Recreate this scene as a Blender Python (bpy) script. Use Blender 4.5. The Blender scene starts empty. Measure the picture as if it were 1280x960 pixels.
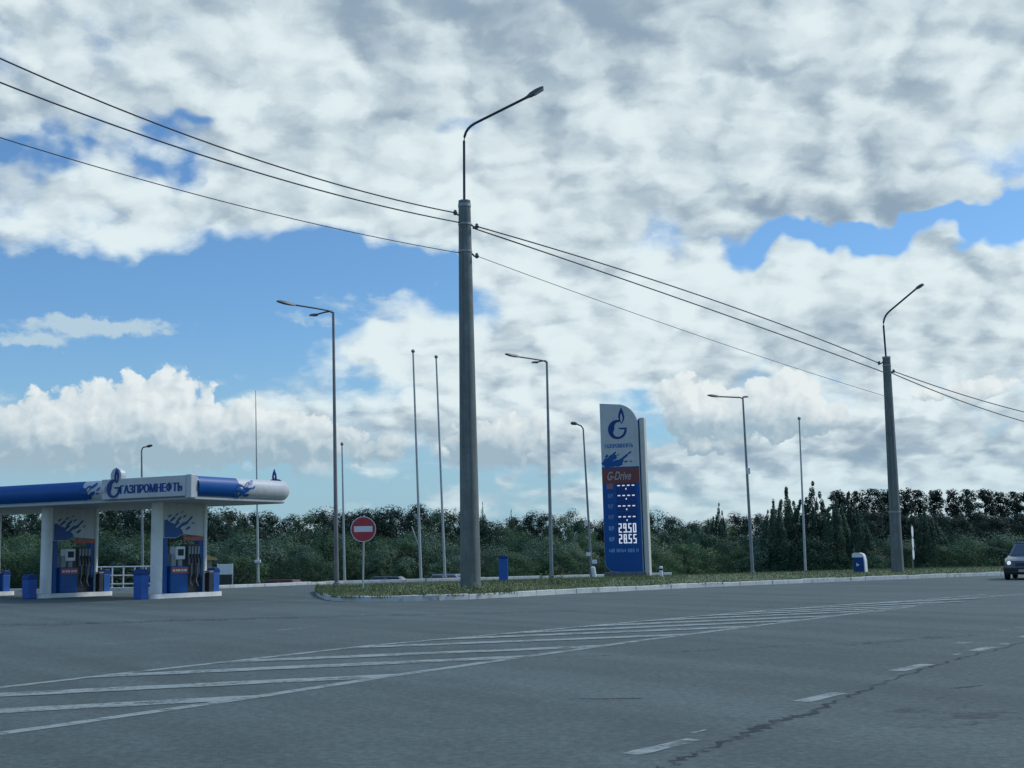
import bpy, math, random
from mathutils import Vector, Matrix
random.seed(7)
R = math.radians
sc = bpy.context.scene
COL = sc.collection

# ------------------------------------------------------------------ camera
F = 1650.0                      # focal length in pixels of the 1280 px wide photograph
EYE = 1.25
PITCH = math.atan(214.0 / F)
ROLL = -0.015
cam_d = bpy.data.cameras.new('camera')
cam = bpy.data.objects.new('camera', cam_d); COL.objects.link(cam)
cam_d.sensor_width = 36.0
cam_d.lens = 36.0 * F / 1280.0
cam_d.clip_start = 0.1; cam_d.clip_end = 6000.0
CAMROT = Matrix.Rotation(math.pi / 2 + PITCH, 3, 'X') @ Matrix.Rotation(ROLL, 3, 'Z')
cam.matrix_world = Matrix.Translation((0, 0, EYE)) @ CAMROT.to_4x4()
sc.camera = cam

def ray(px, py):
    return CAMROT @ Vector(((px - 640) / F, -(py - 480) / F, -1.0))
def G(px, py, z=0.0):           # point of the level z seen at a pixel
    d = ray(px, py); t = (z - EYE) / d.z
    return Vector((d.x * t, d.y * t, z))
def P(px, py, y):               # point at depth y seen at a pixel
    d = ray(px, py); t = y / d.y
    return Vector((d.x * t, y, EYE + d.z * t))
def AE(px, py):                 # azimuth / elevation in degrees
    d = ray(px, py)
    return math.degrees(math.atan2(d.x, d.y)), math.degrees(math.atan2(d.z, math.hypot(d.x, d.y)))

# ------------------------------------------------------------------ node helper
class NT:
    def __init__(s, tree): s.t = tree; s.n = tree.nodes; s.l = tree.links
    def _in(s, sock, v):
        if v is None: return
        if isinstance(v, bpy.types.NodeSocket): s.l.new(v, sock)
        elif isinstance(v, (tuple, list, Vector)):
            v = tuple(v)
            if sock.type == 'RGBA' and len(v) == 3: v = v + (1,)
            sock.default_value = v
        else:
            sock.default_value = (v, v, v) if sock.type == 'VECTOR' else v
    def m(s, op, a, b=None, c=None, clamp=False):
        n = s.n.new('ShaderNodeMath'); n.operation = op; n.use_clamp = clamp
        for i, v in enumerate((a, b, c)): s._in(n.inputs[i], v)
        return n.outputs[0]
    def v(s, op, a, b=None, out=0):
        n = s.n.new('ShaderNodeVectorMath'); n.operation = op
        s._in(n.inputs[0], a); s._in(n.inputs[1], b)
        return n.outputs[out]
    def scale(s, a, k):
        n = s.n.new('ShaderNodeVectorMath'); n.operation = 'SCALE'
        s._in(n.inputs[0], a); s._in(n.inputs['Scale'], k); return n.outputs[0]
    def noise(s, vec, scale, detail=4, rough=0.5, dist=0.0, lac=2.0, col=False, dims='3D'):
        n = s.n.new('ShaderNodeTexNoise'); n.noise_dimensions = dims
        s._in(n.inputs['Vector'], vec); s._in(n.inputs['Scale'], scale); s._in(n.inputs['Detail'], detail)
        s._in(n.inputs['Roughness'], rough); s._in(n.inputs['Distortion'], dist); s._in(n.inputs['Lacunarity'], lac)
        return n.outputs[1 if col else 0]
    def sstep(s, x, a, b, lo=0.0, hi=1.0):
        n = s.n.new('ShaderNodeMapRange'); n.interpolation_type = 'SMOOTHSTEP'
        s._in(n.inputs[0], x); s._in(n.inputs[1], a); s._in(n.inputs[2], b); s._in(n.inputs[3], lo); s._in(n.inputs[4], hi)
        return n.outputs[0]
    def mix(s, f, a, b, blend='MIX'):
        n = s.n.new('ShaderNodeMix'); n.data_type = 'RGBA'; n.blend_type = blend
        s._in(n.inputs[0], f); s._in(n.inputs[6], a); s._in(n.inputs[7], b); return n.outputs[2]
    def xyz(s, x, y, z):
        n = s.n.new('ShaderNodeCombineXYZ')
        s._in(n.inputs[0], x); s._in(n.inputs[1], y); s._in(n.inputs[2], z); return n.outputs[0]
    def sep(s, vv):
        n = s.n.new('ShaderNodeSeparateXYZ'); s._in(n.inputs[0], vv); return n.outputs
    def new(s, t): return s.n.new(t)

# ------------------------------------------------------------------ sky
SUN_AZ, SUN_EL = R(68), R(42)            # from +Y towards +X
w = bpy.data.worlds.new('World'); sc.world = w; w.use_nodes = True
w.cycles.sampling_method = 'MANUAL'; w.cycles.sample_map_resolution = 512
nt = NT(w.node_tree); nt.n.clear()
out = nt.new('ShaderNodeOutputWorld'); bg = nt.new('ShaderNodeBackground')
nt.l.new(bg.outputs[0], out.inputs[0]); bg.inputs['Strength'].default_value = 0.1
sky = nt.new('ShaderNodeTexSky'); sky.sky_type = 'NISHITA'; sky.sun_disc = False
sky.sun_elevation = SUN_EL; sky.sun_rotation = SUN_AZ
sky.air_density = 1.0; sky.dust_density = 0.6; sky.ozone_density = 2.0
tc = nt.new('ShaderNodeTexCoord')
D = tc.outputs['Generated']
dx, dy, dz = nt.sep(D)[:3]
hor = nt.m('SQRT', nt.m('ADD', nt.m('MULTIPLY', dx, dx), nt.m('MULTIPLY', dy, dy)))
DEG = 180 / math.pi
az = nt.m('MULTIPLY', nt.m('ARCTAN2', dx, dy), DEG)
el = nt.m('MULTIPLY', nt.m('ARCTAN2', dz, hor), DEG)
A = nt.xyz(az, el, 0.0)

def blobs(vec, lst):
    """lst: (px, py, half-width px, half-height px, amplitude) -> sum of soft bumps"""
    tot = None
    for (px, py, sx, sy, amp) in lst:
        a, e = AE(px, py); k = F * math.pi / 180
        d = nt.v('SUBTRACT', vec, (a, e, 0)); d = nt.v('MULTIPLY', d, (k / sx, k / sy, 0))
        q = nt.v('DOT_PRODUCT', d, d, out=1)
        g = nt.m('MULTIPLY', nt.m('POWER', 0.40, q), amp)
        tot = g if tot is None else nt.m('ADD', tot, g)
    return tot

# layer of broken altocumulus, laid on a level sheet high above
zz = nt.m('ADD', nt.m('MAXIMUM', dz, 0.0), 0.40)
Q = nt.xyz(nt.m('DIVIDE', dx, zz), nt.m('DIVIDE', dy, zz), 0.0)
Q = nt.v('ADD', Q, (3.1, 1.7, 0.4))
warpA = nt.scale(nt.v('SUBTRACT', nt.noise(A, 0.28, 3, 0.55, col=True), (0.5, 0.5, 0.5)), 7.0)
Aw = nt.v('ADD', A, nt.v('MULTIPLY', warpA, (1.3, 0.7, 0)))
bias = blobs(Aw, [
    # cloudy
    (300, 90, 420, 150, 0.30), (800, 150, 420, 190, 0.34), (1150, 120, 300, 130, 0.28), (120, 240, 200, 60, 0.22), (450, 235, 140, 45, 0.22),
    (700, 360, 190, 110, 0.28), (1100, 370, 260, 70, 0.26), (900, 440, 320, 70, 0.20), (1200, 480, 180, 110, 0.26),
    (480, 425, 110, 55, 0.17), (470, 520, 160, 60, 0.20), (700, 560, 160, 60, 0.20), (1000, 590, 260, 40, 0.14),
    (1115, 252, 125, 21, 0.85), (1100, 605, 320, 40, 0.22), (620, 590, 120, 22, 0.16), (1000, 560, 160, 20, 0.14), (1150, 570, 200, 26, 0.2),
    # clear
    (200, 375, 270, 62, -0.52), (430, 330, 120, 40, -0.34), (470, 315, 90, 30, -0.1), (960, 285, 100, 30, -0.46), (1240, 268, 70, 40, -0.46), (1090, 292, 150, 20, -0.36), (110, 165, 40, 20, -0.2), (570, 165, 40, 16, -0.25),
    (1080, 300, 120, 16, -0.2), (255, 168, 55, 16, -0.34), (30, 195, 50, 20, -0.34), (205, 208, 40, 16, -0.26), (300, 612, 330, 26, -0.26), (700, 608, 240, 16, -0.2), (900, 630, 500, 24, 0.14), (250, 634, 300, 26, 0.08),
    (1050, 560, 120, 16, -0.1),
])
SUN2 = Vector((math.sin(SUN_AZ), math.cos(SUN_AZ), 0))
def puffs(q, sc):
    vo = nt.new('ShaderNodeTexVoronoi'); vo.feature = 'F1'; vo.voronoi_dimensions = '2D'
    nt._in(vo.inputs['Vector'], q); vo.inputs['Scale'].default_value = sc
    return nt.m('SUBTRACT', 1.0, vo.outputs['Distance'])
def warpQ(q):
    return nt.v('ADD', q, nt.scale(nt.v('SUBTRACT', nt.noise(q, 10.0, 6, 0.62, col=True), (0.5, 0.5, 0.5)), 0.085))
Qw = warpQ(Q)
def lumps(q):
    return nt.m('ADD', nt.m('ADD', nt.m('MULTIPLY', nt.noise(q, 9.5, 5, 0.52), 0.62), nt.m('MULTIPLY', puffs(q, 14.0), 0.25)), nt.m('MULTIPLY', puffs(q, 31.0), 0.10))
nL = lumps(Qw)
nL2 = lumps(nt.v('ADD', Qw, (0.019, -0.021, 0)))
nA = nt.m('ADD', nt.m('ADD', nt.m('MULTIPLY', nt.noise(Qw, 5.0, 8, 0.56), 0.66), nt.m('MULTIPLY', nL, 0.30)), 0.02)
dens = nt.m('ADD', nt.m('MULTIPLY', nA, 1.5), nt.m('ADD', nt.m('MULTIPLY', bias, 0.80), -0.335))
alphaA = nt.sstep(dens, 0.40, 0.65)
alphaA = nt.m('POWER', alphaA, 0.8)
thick = nt.sstep(nt.m('ADD', nt.m('MULTIPLY', nt.noise(Qw, 4.2, 4, 0.5), 1.0), nt.m('MULTIPLY', nA, 0.6)), 0.62, 1.0)
litA = nt.m('MULTIPLY', nt.m('SUBTRACT', nL, nL2), 3.0)
greyB = blobs(Aw, [(560, 0, 330, 36, 0.6), (690, 110, 110, 70, 0.28), (1050, 170, 220, 50, 0.22), (1115, 258, 130, 24, 0.9), (1050, 575, 330, 26, 0.55), (700, 582, 200, 18, 0.45), (1180, 535, 140, 18, 0.35), (1000, 440, 200, 26, 0.25), (20, 20, 60, 45, 0.35),
                     (900, 350, 260, 60, -0.35), (200, 280, 230, 50, -0.3), (480, 420, 120, 60, -0.3), (1200, 60, 160, 60, -0.15)])
fineA = nt.m('MULTIPLY', nt.m('SUBTRACT', nt.noise(Qw, 22.0, 4, 0.55), 0.5), 0.22)
shadeA = nt.m('ADD', nt.m('ADD', nt.m('MULTIPLY', thick, 0.55), nt.m('MULTIPLY', greyB, 0.75)), nt.m('SUBTRACT', nt.m('ADD', fineA, -0.03), litA))
shadeA = nt.sstep(shadeA, -0.25, 1.25)
WHITE = (7.5, 8.6, 8.9); GREY = (2.75, 3.75, 4.75)
colA = nt.mix(shadeA, WHITE, GREY)

# row of cumulus heaps low over the horizon
warpB = nt.v('SUBTRACT', nt.noise(A, 1.3, 5, 0.6, col=True), (0.5, 0.5, 0.5))
CUM = [(205, 530, 52, 66, 1.0), (110, 540, 80, 56, 1.0), (30, 560, 60, 44, 0.9), (300, 540, 62, 40, 0.85), (370, 545, 50, 36, 0.7),
       (470, 560, 70, 30, 0.55), (395, 592, 26, 16, 0.8), (640, 545, 46, 34, 0.95), (600, 562, 44, 26, 0.7), (860, 510, 42, 42, 1.0), (940, 520, 60, 34, 0.95), (980, 490, 40, 26, 0.7), (1030, 520, 40, 22, 0.85),
       (885, 560, 34, 10, 0.5), (1240, 485, 50, 18, 0.6), (1170, 495, 50, 14, 0.5)]
WISP = [(150, 409, 70, 11, 0.9), (60, 405, 50, 8, 0.55), (35, 425, 55, 9, 0.85), (400, 400, 60, 9, 0.45), (470, 380, 90, 12, 0.5)]
def densB(vec):
    vw = nt.v('ADD', vec, nt.scale(warpB, 0.9))
    n = nt.noise(vw, 0.75, 7, 0.54)
    pf_ = nt.m('ADD', nt.m('MULTIPLY', puffs(vw, 0.95), 0.36), nt.m('MULTIPLY', puffs(vw, 2.3), 0.2))
    return nt.m('ADD', nt.m('ADD', blobs(vw, CUM), nt.m('MULTIPLY', nt.m('SUBTRACT', n, 0.5), 0.9)), nt.m('SUBTRACT', pf_, 0.32))
dB = densB(A)
dB2 = densB(nt.v('ADD', A, (0.30, 0.36, 0)))
alphaB = nt.sstep(dB, 0.40, 0.54)
alphaB = nt.m('MULTIPLY', alphaB, nt.sstep(el, AE(640, 606)[1], AE(640, 572)[1]))
base = nt.sstep(el, AE(640, 585)[1], AE(640, 490)[1])      # flat grey undersides are low, sunlit heads are high
litB = nt.m('ADD', nt.m('MULTIPLY', nt.m('SUBTRACT', dB, dB2), 1.0), nt.m('ADD', nt.m('MULTIPLY', base, 0.62), 0.06), clamp=True)
colB = nt.mix(litB, (3.4, 4.7, 5.6), (8.0, 8.6, 8.7))
wn = nt.noise(nt.v('MULTIPLY', A, (1, 2.6, 0)), 0.9, 6, 0.55)
alphaW = nt.m('MULTIPLY', nt.sstep(nt.m('ADD', blobs(nt.v('ADD', A, nt.scale(warpB, 1.2)), WISP), nt.m('MULTIPLY', nt.m('SUBTRACT', wn, 0.5), 1.1)), 0.25, 0.75), 0.8)

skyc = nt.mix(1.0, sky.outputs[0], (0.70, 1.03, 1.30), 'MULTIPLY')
# the air whitens towards the horizon
hz = nt.sstep(el, 10.5, 0.0)
skyc = nt.mix(nt.m('MULTIPLY', hz, 0.8), skyc, (3.1, 5.0, 6.3))
c1 = nt.mix(alphaW, skyc, (5.2, 6.6, 7.4))
farA = nt.sstep(el, 0.0, 5.5, 0.55, 1.0)
c2 = nt.mix(nt.m('MULTIPLY', alphaA, farA), c1, colA)
c3 = nt.mix(nt.m('MULTIPLY', alphaB, 0.96), c2, colB)
# sky above the view is brightened to throw more light on the ground
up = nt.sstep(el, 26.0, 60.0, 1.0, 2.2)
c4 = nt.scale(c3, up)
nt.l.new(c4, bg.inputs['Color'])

sun_d = bpy.data.lights.new('sun', 'SUN'); sun = bpy.data.objects.new('sun', sun_d); COL.objects.link(sun)
sun_d.energy = 2.0; sun_d.angle = R(7); sun_d.color = (1.0, 0.95, 0.87)
sdir = Vector((math.sin(SUN_AZ) * math.cos(SUN_EL), math.cos(SUN_AZ) * math.cos(SUN_EL), math.sin(SUN_EL)))
sun.rotation_euler = sdir.to_track_quat('Z', 'Y').to_euler()
sun.location = sdir * 200

vs = sc.view_settings
vs.view_transform = 'Standard'; vs.look = 'None'; vs.exposure = 0.0; vs.gamma = 1.0; vs.use_curve_mapping = False
sc.cycles.max_bounces = 6

# ------------------------------------------------------------------ materials
def mat(name, col, rough=0.6, metal=0.0, var=0.12, vscale=3.0, bump=0.0, bscale=40.0, emit=0.0, spec=None, dirt=None, streak=0.0):
    m = bpy.data.materials.new(name); m.use_nodes = True
    t = NT(m.node_tree); b = t.n['Principled BSDF']
    c = t.new('ShaderNodeTexCoord').outputs['Object']
    n1 = t.noise(c, vscale, 6, 0.6); n2 = t.noise(c, vscale * 6, 4, 0.6)
    f = t.m('ADD', t.m('MULTIPLY', n1, 0.65), t.m('MULTIPLY', n2, 0.35))
    lo = tuple(x * (1 - var) for x in col); hi = tuple(min(1, x * (1 + var)) for x in col)
    cc = t.mix(t.sstep(f, 0.3, 0.7), lo, hi)
    if streak: cc = t.mix(t.m('MULTIPLY', t.sstep(t.noise(t.v('MULTIPLY', c, (9, 9, 0.25)), 1.0, 6, 0.6), 0.42, 0.66), streak), cc, tuple(x * 0.5 for x in col))
    if dirt: cc = t.mix(t.m('MULTIPLY', t.sstep(t.noise(c, vscale * 1.7, 7, 0.65), 0.52, 0.72), dirt[1]), cc, dirt[0])
    t._in(b.inputs['Base Color'], cc)
    b.inputs['Roughness'].default_value = rough; b.inputs['Metallic'].default_value = metal
    if spec is not None: b.inputs['Specular IOR Level'].default_value = spec
    if emit:
        t._in(b.inputs['Emission Color'], cc); b.inputs['Emission Strength'].default_value = emit
    if bump:
        bn = t.new('ShaderNodeBump'); bn.inputs['Strength'].default_value = bump; bn.inputs['Distance'].default_value = 0.02
        t._in(bn.inputs['Height'], t.noise(c, bscale, 5, 0.6)); t._in(b.inputs['Normal'], bn.outputs[0])
    return m

M = {}
M['concrete'] = mat('concrete', (0.165, 0.185, 0.172), 0.85, 0, 0.22, 1.4, 0.4, 30, dirt=((0.10, 0.115, 0.10), 0.5), streak=0.6)
M['band'] = mat('steel_band', (0.30, 0.31, 0.31), 0.5, 0.6, 0.2, 8)
M['galv'] = mat('galvanised_steel', (0.22, 0.24, 0.25), 0.45, 0.4, 0.2, 2.5)
M['pale_pole'] = mat('pale_painted_pole', (0.42, 0.44, 0.43), 0.5, 0.1, 0.15, 1.5, dirt=((0.25, 0.24, 0.22), 0.4))
M['rust_pole'] = mat('reddish_primed_pole', (0.20, 0.19, 0.19), 0.5, 0.2, 0.25, 0.9, dirt=((0.22, 0.12, 0.11), 0.5))
M['darkmetal'] = mat('dark_metal', (0.045, 0.05, 0.055), 0.5, 0.4, 0.2, 5)
M['lamp'] = mat('lamp_housing', (0.09, 0.095, 0.10), 0.5, 0.3, 0.15, 5)
M['lampglass'] = mat('lamp_glass', (0.45, 0.47, 0.48), 0.2, 0, 0.05, 5)
M['wire'] = mat('wire_sheath', (0.03, 0.033, 0.037), 0.6, 0.0, 0.1, 5)
M['porcelain'] = mat('porcelain', (0.12, 0.13, 0.14), 0.3, 0, 0.1, 5)
M['white'] = mat('white_panel', (0.50, 0.52, 0.52), 0.45, 0, 0.06, 1.5, dirt=((0.36, 0.37, 0.35), 0.4), streak=0.15)
M['whitecol'] = mat('white_column', (0.78, 0.78, 0.73), 0.5, 0, 0.05, 1.2, dirt=((0.45, 0.45, 0.41), 0.4))
M['soffit'] = mat('soffit_panel', (0.42, 0.45, 0.45), 0.55, 0, 0.05, 0.8)
M['blue'] = mat('blue_panel', (0.002, 0.08, 0.29), 0.4, 0, 0.10, 1.2, spec=0.3)
M['navy'] = mat('navy_paint', (0.003, 0.045, 0.20), 0.4, 0, 0.10, 1.5, spec=0.3)
M['bluebin'] = mat('blue_plastic', (0.010, 0.095, 0.38), 0.5, 0, 0.15, 3, dirt=((0.05, 0.09, 0.2), 0.4))
M['lightblue'] = mat('light_blue_print', (0.16, 0.32, 0.58), 0.4, 0, 0.1, 3)
M['orange'] = mat('orange_red_panel', (0.18, 0.04, 0.032), 0.4, 0, 0.15, 2)
M['redprint'] = mat('red_print', (0.42, 0.07, 0.05), 0.45, 0, 0.1, 5)
M['signred'] = mat('sign_red', (0.42, 0.03, 0.045), 0.4, 0, 0.08, 4)
M['signwhite'] = mat('sign_white', (0.68, 0.70, 0.70), 0.4, 0, 0.05, 4)
M['silver'] = mat('silver_print', (0.36, 0.33, 0.35), 0.4, 0.2, 0.08, 5)
M['faint'] = mat('faint_print', (0.10, 0.20, 0.42), 0.5, 0, 0.1, 5)
M['pinkprint'] = mat('pink_print', (0.30, 0.12, 0.16), 0.5, 0, 0.1, 5)
M['led'] = mat('led_digit', (0.85, 0.9, 0.95), 0.4, 0, 0.02, 5, emit=0.45)
M['grey'] = mat('grey_plastic', (0.25, 0.27, 0.28), 0.5, 0, 0.1, 4)
M['black'] = mat('black_rubber', (0.015, 0.016, 0.018), 0.7, 0, 0.2, 6)
M['beige'] = mat('beige_cladding', (0.56, 0.55, 0.49), 0.55, 0, 0.06, 1.0, dirt=((0.36, 0.35, 0.31), 0.4))
M['kerb'] = mat('kerb_paint', (0.58, 0.59, 0.55), 0.8, 0, 0.15, 1.2, 0.3, 30, dirt=((0.22, 0.23, 0.21), 0.7))
M['island'] = mat('island_paint', (0.8, 0.8, 0.77), 0.7, 0, 0.1, 1.5, dirt=((0.3, 0.3, 0.28), 0.5))
M['yellow'] = mat('ochre_roof', (0.42, 0.30, 0.11), 0.7, 0, 0.15, 2)
M['hutwall'] = mat('hut_wall', (0.30, 0.27, 0.2), 0.8, 0, 0.15, 2)
M['glass'] = mat('tinted_glass', (0.02, 0.028, 0.03), 0.08, 0, 0.1, 1, spec=0.6)
M['chrome'] = mat('chrome', (0.5, 0.5, 0.5), 0.15, 1.0, 0.05, 1)
M['headlight'] = mat('headlight_glint', (0.95, 0.97, 1.0), 0.2, 0, 0.02, 3, emit=0.5)  # emission put in for light reflected by the headlight glass
M['headoff'] = mat('headlight_glass', (0.55, 0.57, 0.6), 0.15, 0, 0.05, 3)
def worn(name, col, scale, lo, hi, amt):
    """thin layer that is broken up by wear: bare asphalt shows through its gaps"""
    m = bpy.data.materials.new(name); m.use_nodes = True
    t = NT(m.node_tree); b = t.n['Principled BSDF']
    c = t.new('ShaderNodeTexCoord').outputs['Object']
    n = t.m('ADD', t.m('MULTIPLY', t.noise(c, scale, 5, 0.65), 0.6), t.m('MULTIPLY', t.noise(c, scale * 5, 4, 0.7), 0.4))
    t._in(b.inputs['Base Color'], t.mix(t.noise(c, scale * 2, 4, 0.6), tuple(x * .8 for x in col), tuple(x * 1.2 for x in col)))
    b.inputs['Roughness'].default_value = 0.85
    t._in(b.inputs['Alpha'], t.sstep(n, lo, hi, 0.0, amt))
    return m
M['crack'] = worn('crack_dark', (0.018, 0.025, 0.026), 5.0, 0.40, 0.58, 0.85)
M['patch'] = worn('patch_asphalt', (0.062, 0.07, 0.072), 2.6, 0.47, 0.66, 0.7)

def asphalt(name, col, sheen):
    m = bpy.data.materials.new(name); m.use_nodes = True
    t = NT(m.node_tree); b = t.n['Principled BSDF']
    c = t.new('ShaderNodeTexCoord').outputs['Object']
    mp = t.new('ShaderNodeMapping'); t._in(mp.inputs[0], c)
    mp.inputs['Rotation'].default_value = (0, 0, R(-56)); mp.vector_type = 'TEXTURE'
    # along the road x, across y
    al = mp.outputs[0]
    streak = t.noise(t.v('MULTIPLY', al, (0.05, 0.9, 1)), 1.0, 4, 0.55)
    cloud = t.noise(c, 0.12, 6, 0.6)
    mid = t.noise(c, 1.4, 5, 0.65)
    fine = t.noise(c, 55, 3, 0.7)
    grain = t.noise(c, 14, 5, 0.75)
    f = t.m('ADD', t.m('MULTIPLY', streak, 0.36), t.m('ADD', t.m('MULTIPLY', cloud, 0.36), t.m('MULTIPLY', mid, 0.28)))
    cc = t.mix(t.sstep(f, 0.34, 0.66), tuple(x * 0.74 for x in col), tuple(x * 1.26 for x in col))
    cc = t.mix(t.sstep(grain, 0.36, 0.66), t.mix(1.0, cc, (0.72, 0.72, 0.72), 'MULTIPLY'), t.mix(1.0, cc, (1.22, 1.22, 1.22), 'MULTIPLY'))
    cc = t.mix(t.m('MULTIPLY', t.sstep(fine, 0.6, 0.75), 0.5), cc, tuple(x * 2.2 for x in col))
    # dark hairline cracks
    vo = t.new('ShaderNodeTexVoronoi'); vo.feature = 'DISTANCE_TO_EDGE'; vo.inputs['Scale'].default_value = 0.16
    t._in(vo.inputs['Vector'], t.v('ADD', c, t.scale(t.noise(c, 0.9, 6, 0.65, col=True), 2.2)))
    ck = t.m('MULTIPLY', t.sstep(vo.outputs['Distance'], 0.006, 0.0), t.sstep(t.noise(c, 0.1, 2, 0.5), 0.46, 0.6))
    cc = t.mix(t.m('MULTIPLY', ck, 0.7), cc, (0.03, 0.032, 0.034))
    # oily wheel tracks
    stn = t.sstep(t.noise(t.v('MULTIPLY', al, (0.09, 0.5, 1)), 1.0, 5, 0.6), 0.56, 0.72)
    cc = t.mix(t.m('MULTIPLY', stn, 0.35), cc, tuple(x * 0.55 for x in col))
    t._in(b.inputs['Base Color'], cc)
    t._in(b.inputs['Roughness'], t.m('ADD', 0.72, t.m('MULTIPLY', mid, 0.2)))
    b.inputs['Specular IOR Level'].default_value = sheen
    bn = t.new('ShaderNodeBump'); bn.inputs['Strength'].default_value = 0.5; bn.inputs['Distance'].default_value = 0.012
    t._in(bn.inputs['Height'], t.m('ADD', fine, t.m('MULTIPLY', grain, 0.6))); t._in(b.inputs['Normal'], bn.outputs[0])
    return m
M['asphalt'] = asphalt('asphalt', (0.084, 0.109, 0.099), 0.32)

M['paint'] = worn('worn_road_paint', (0.285, 0.325, 0.295), 2.4, 0.32, 0.56, 0.88)
M['faintpaint'] = worn('faded_road_paint', (0.30, 0.325, 0.325), 1.6, 0.44, 0.60, 0.6)

def grassmat(name, a, bcol, scale):
    m = bpy.data.materials.new(name); m.use_nodes = True
    t = NT(m.node_tree); b = t.n['Principled BSDF']
    c = t.new('ShaderNodeTexCoord').outputs['Object']
    f = t.m('ADD', t.m('MULTIPLY', t.noise(c, scale, 5, 0.6), 0.6), t.m('MULTIPLY', t.noise(c, scale * 14, 4, 0.7), 0.4))
    t._in(b.inputs['Base Color'], t.mix(t.sstep(f, 0.36, 0.64), a, bcol)); b.inputs['Roughness'].default_value = 0.85
    b.inputs['Specular IOR Level'].default_value = 0.2
    return m
M['ground'] = grassmat('field_ground', (0.05, 0.08, 0.04), (0.09, 0.11, 0.055), 0.15)
M['verge'] = grassmat('verge_soil', (0.075, 0.105, 0.045), (0.14, 0.155, 0.08), 0.5)
M['grass'] = grassmat('grass_blades', (0.12, 0.17, 0.065), (0.22, 0.23, 0.12), 0.35)
M['bark'] = mat('bark', (0.055, 0.05, 0.042), 0.9, 0, 0.3, 3)

def leafmat(name, a, bcol, tr=0.25):
    m = bpy.data.materials.new(name); m.use_nodes = True
    t = NT(m.node_tree); b = t.n['Principled BSDF']
    c = t.new('ShaderNodeTexCoord').outputs['Object']
    oi = t.new('ShaderNodeObjectInfo').outputs['Random']
    n = t.m('ADD', t.m('MULTIPLY', t.noise(c, 0.7, 4, 0.6), 0.6), t.m('MULTIPLY', oi, 0.4))
    cc = t.mix(t.sstep(n, 0.3, 0.72), a, bcol)
    cc = t.mix(t.m('MULTIPLY', t.m('FRACT', t.m('MULTIPLY', oi, 7.3)), 0.5), cc, t.mix(1.0, cc, (1.2, 1.12, 0.85), 'MULTIPLY'))
    cc = t.mix(t.m('MULTIPLY', t.m('FRACT', t.m('MULTIPLY', oi, 13.7)), 0.6), cc, t.mix(1.0, cc, (0.5, 0.58, 0.62), 'MULTIPLY'))
    t._in(b.inputs['Base Color'], cc); b.inputs['Roughness'].default_value = 0.7
    b.inputs['Specular IOR Level'].default_value = 0.25
    o = t.n['Material Output']; tl = t.new('ShaderNodeBsdfTranslucent'); t._in(tl.inputs[0], cc)
    mx = t.new('ShaderNodeMixShader'); mx.inputs[0].default_value = tr
    t.l.new(b.outputs[0], mx.inputs[1]); t.l.new(tl.outputs[0], mx.inputs[2]); t.l.new(mx.outputs[0], o.inputs[0])
    return m
M['leafdark'] = leafmat('leaf_dark', (0.013, 0.034, 0.027), (0.031, 0.066, 0.044))
M['leafmid'] = leafmat('leaf_mid', (0.040, 0.092, 0.054), (0.098, 0.172, 0.082))
M['leafpale'] = leafmat('leaf_willow', (0.078, 0.140, 0.096), (0.150, 0.222, 0.146))
M['leafpoplar'] = leafmat('leaf_poplar', (0.036, 0.084, 0.060), (0.092, 0.158, 0.104))

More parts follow.
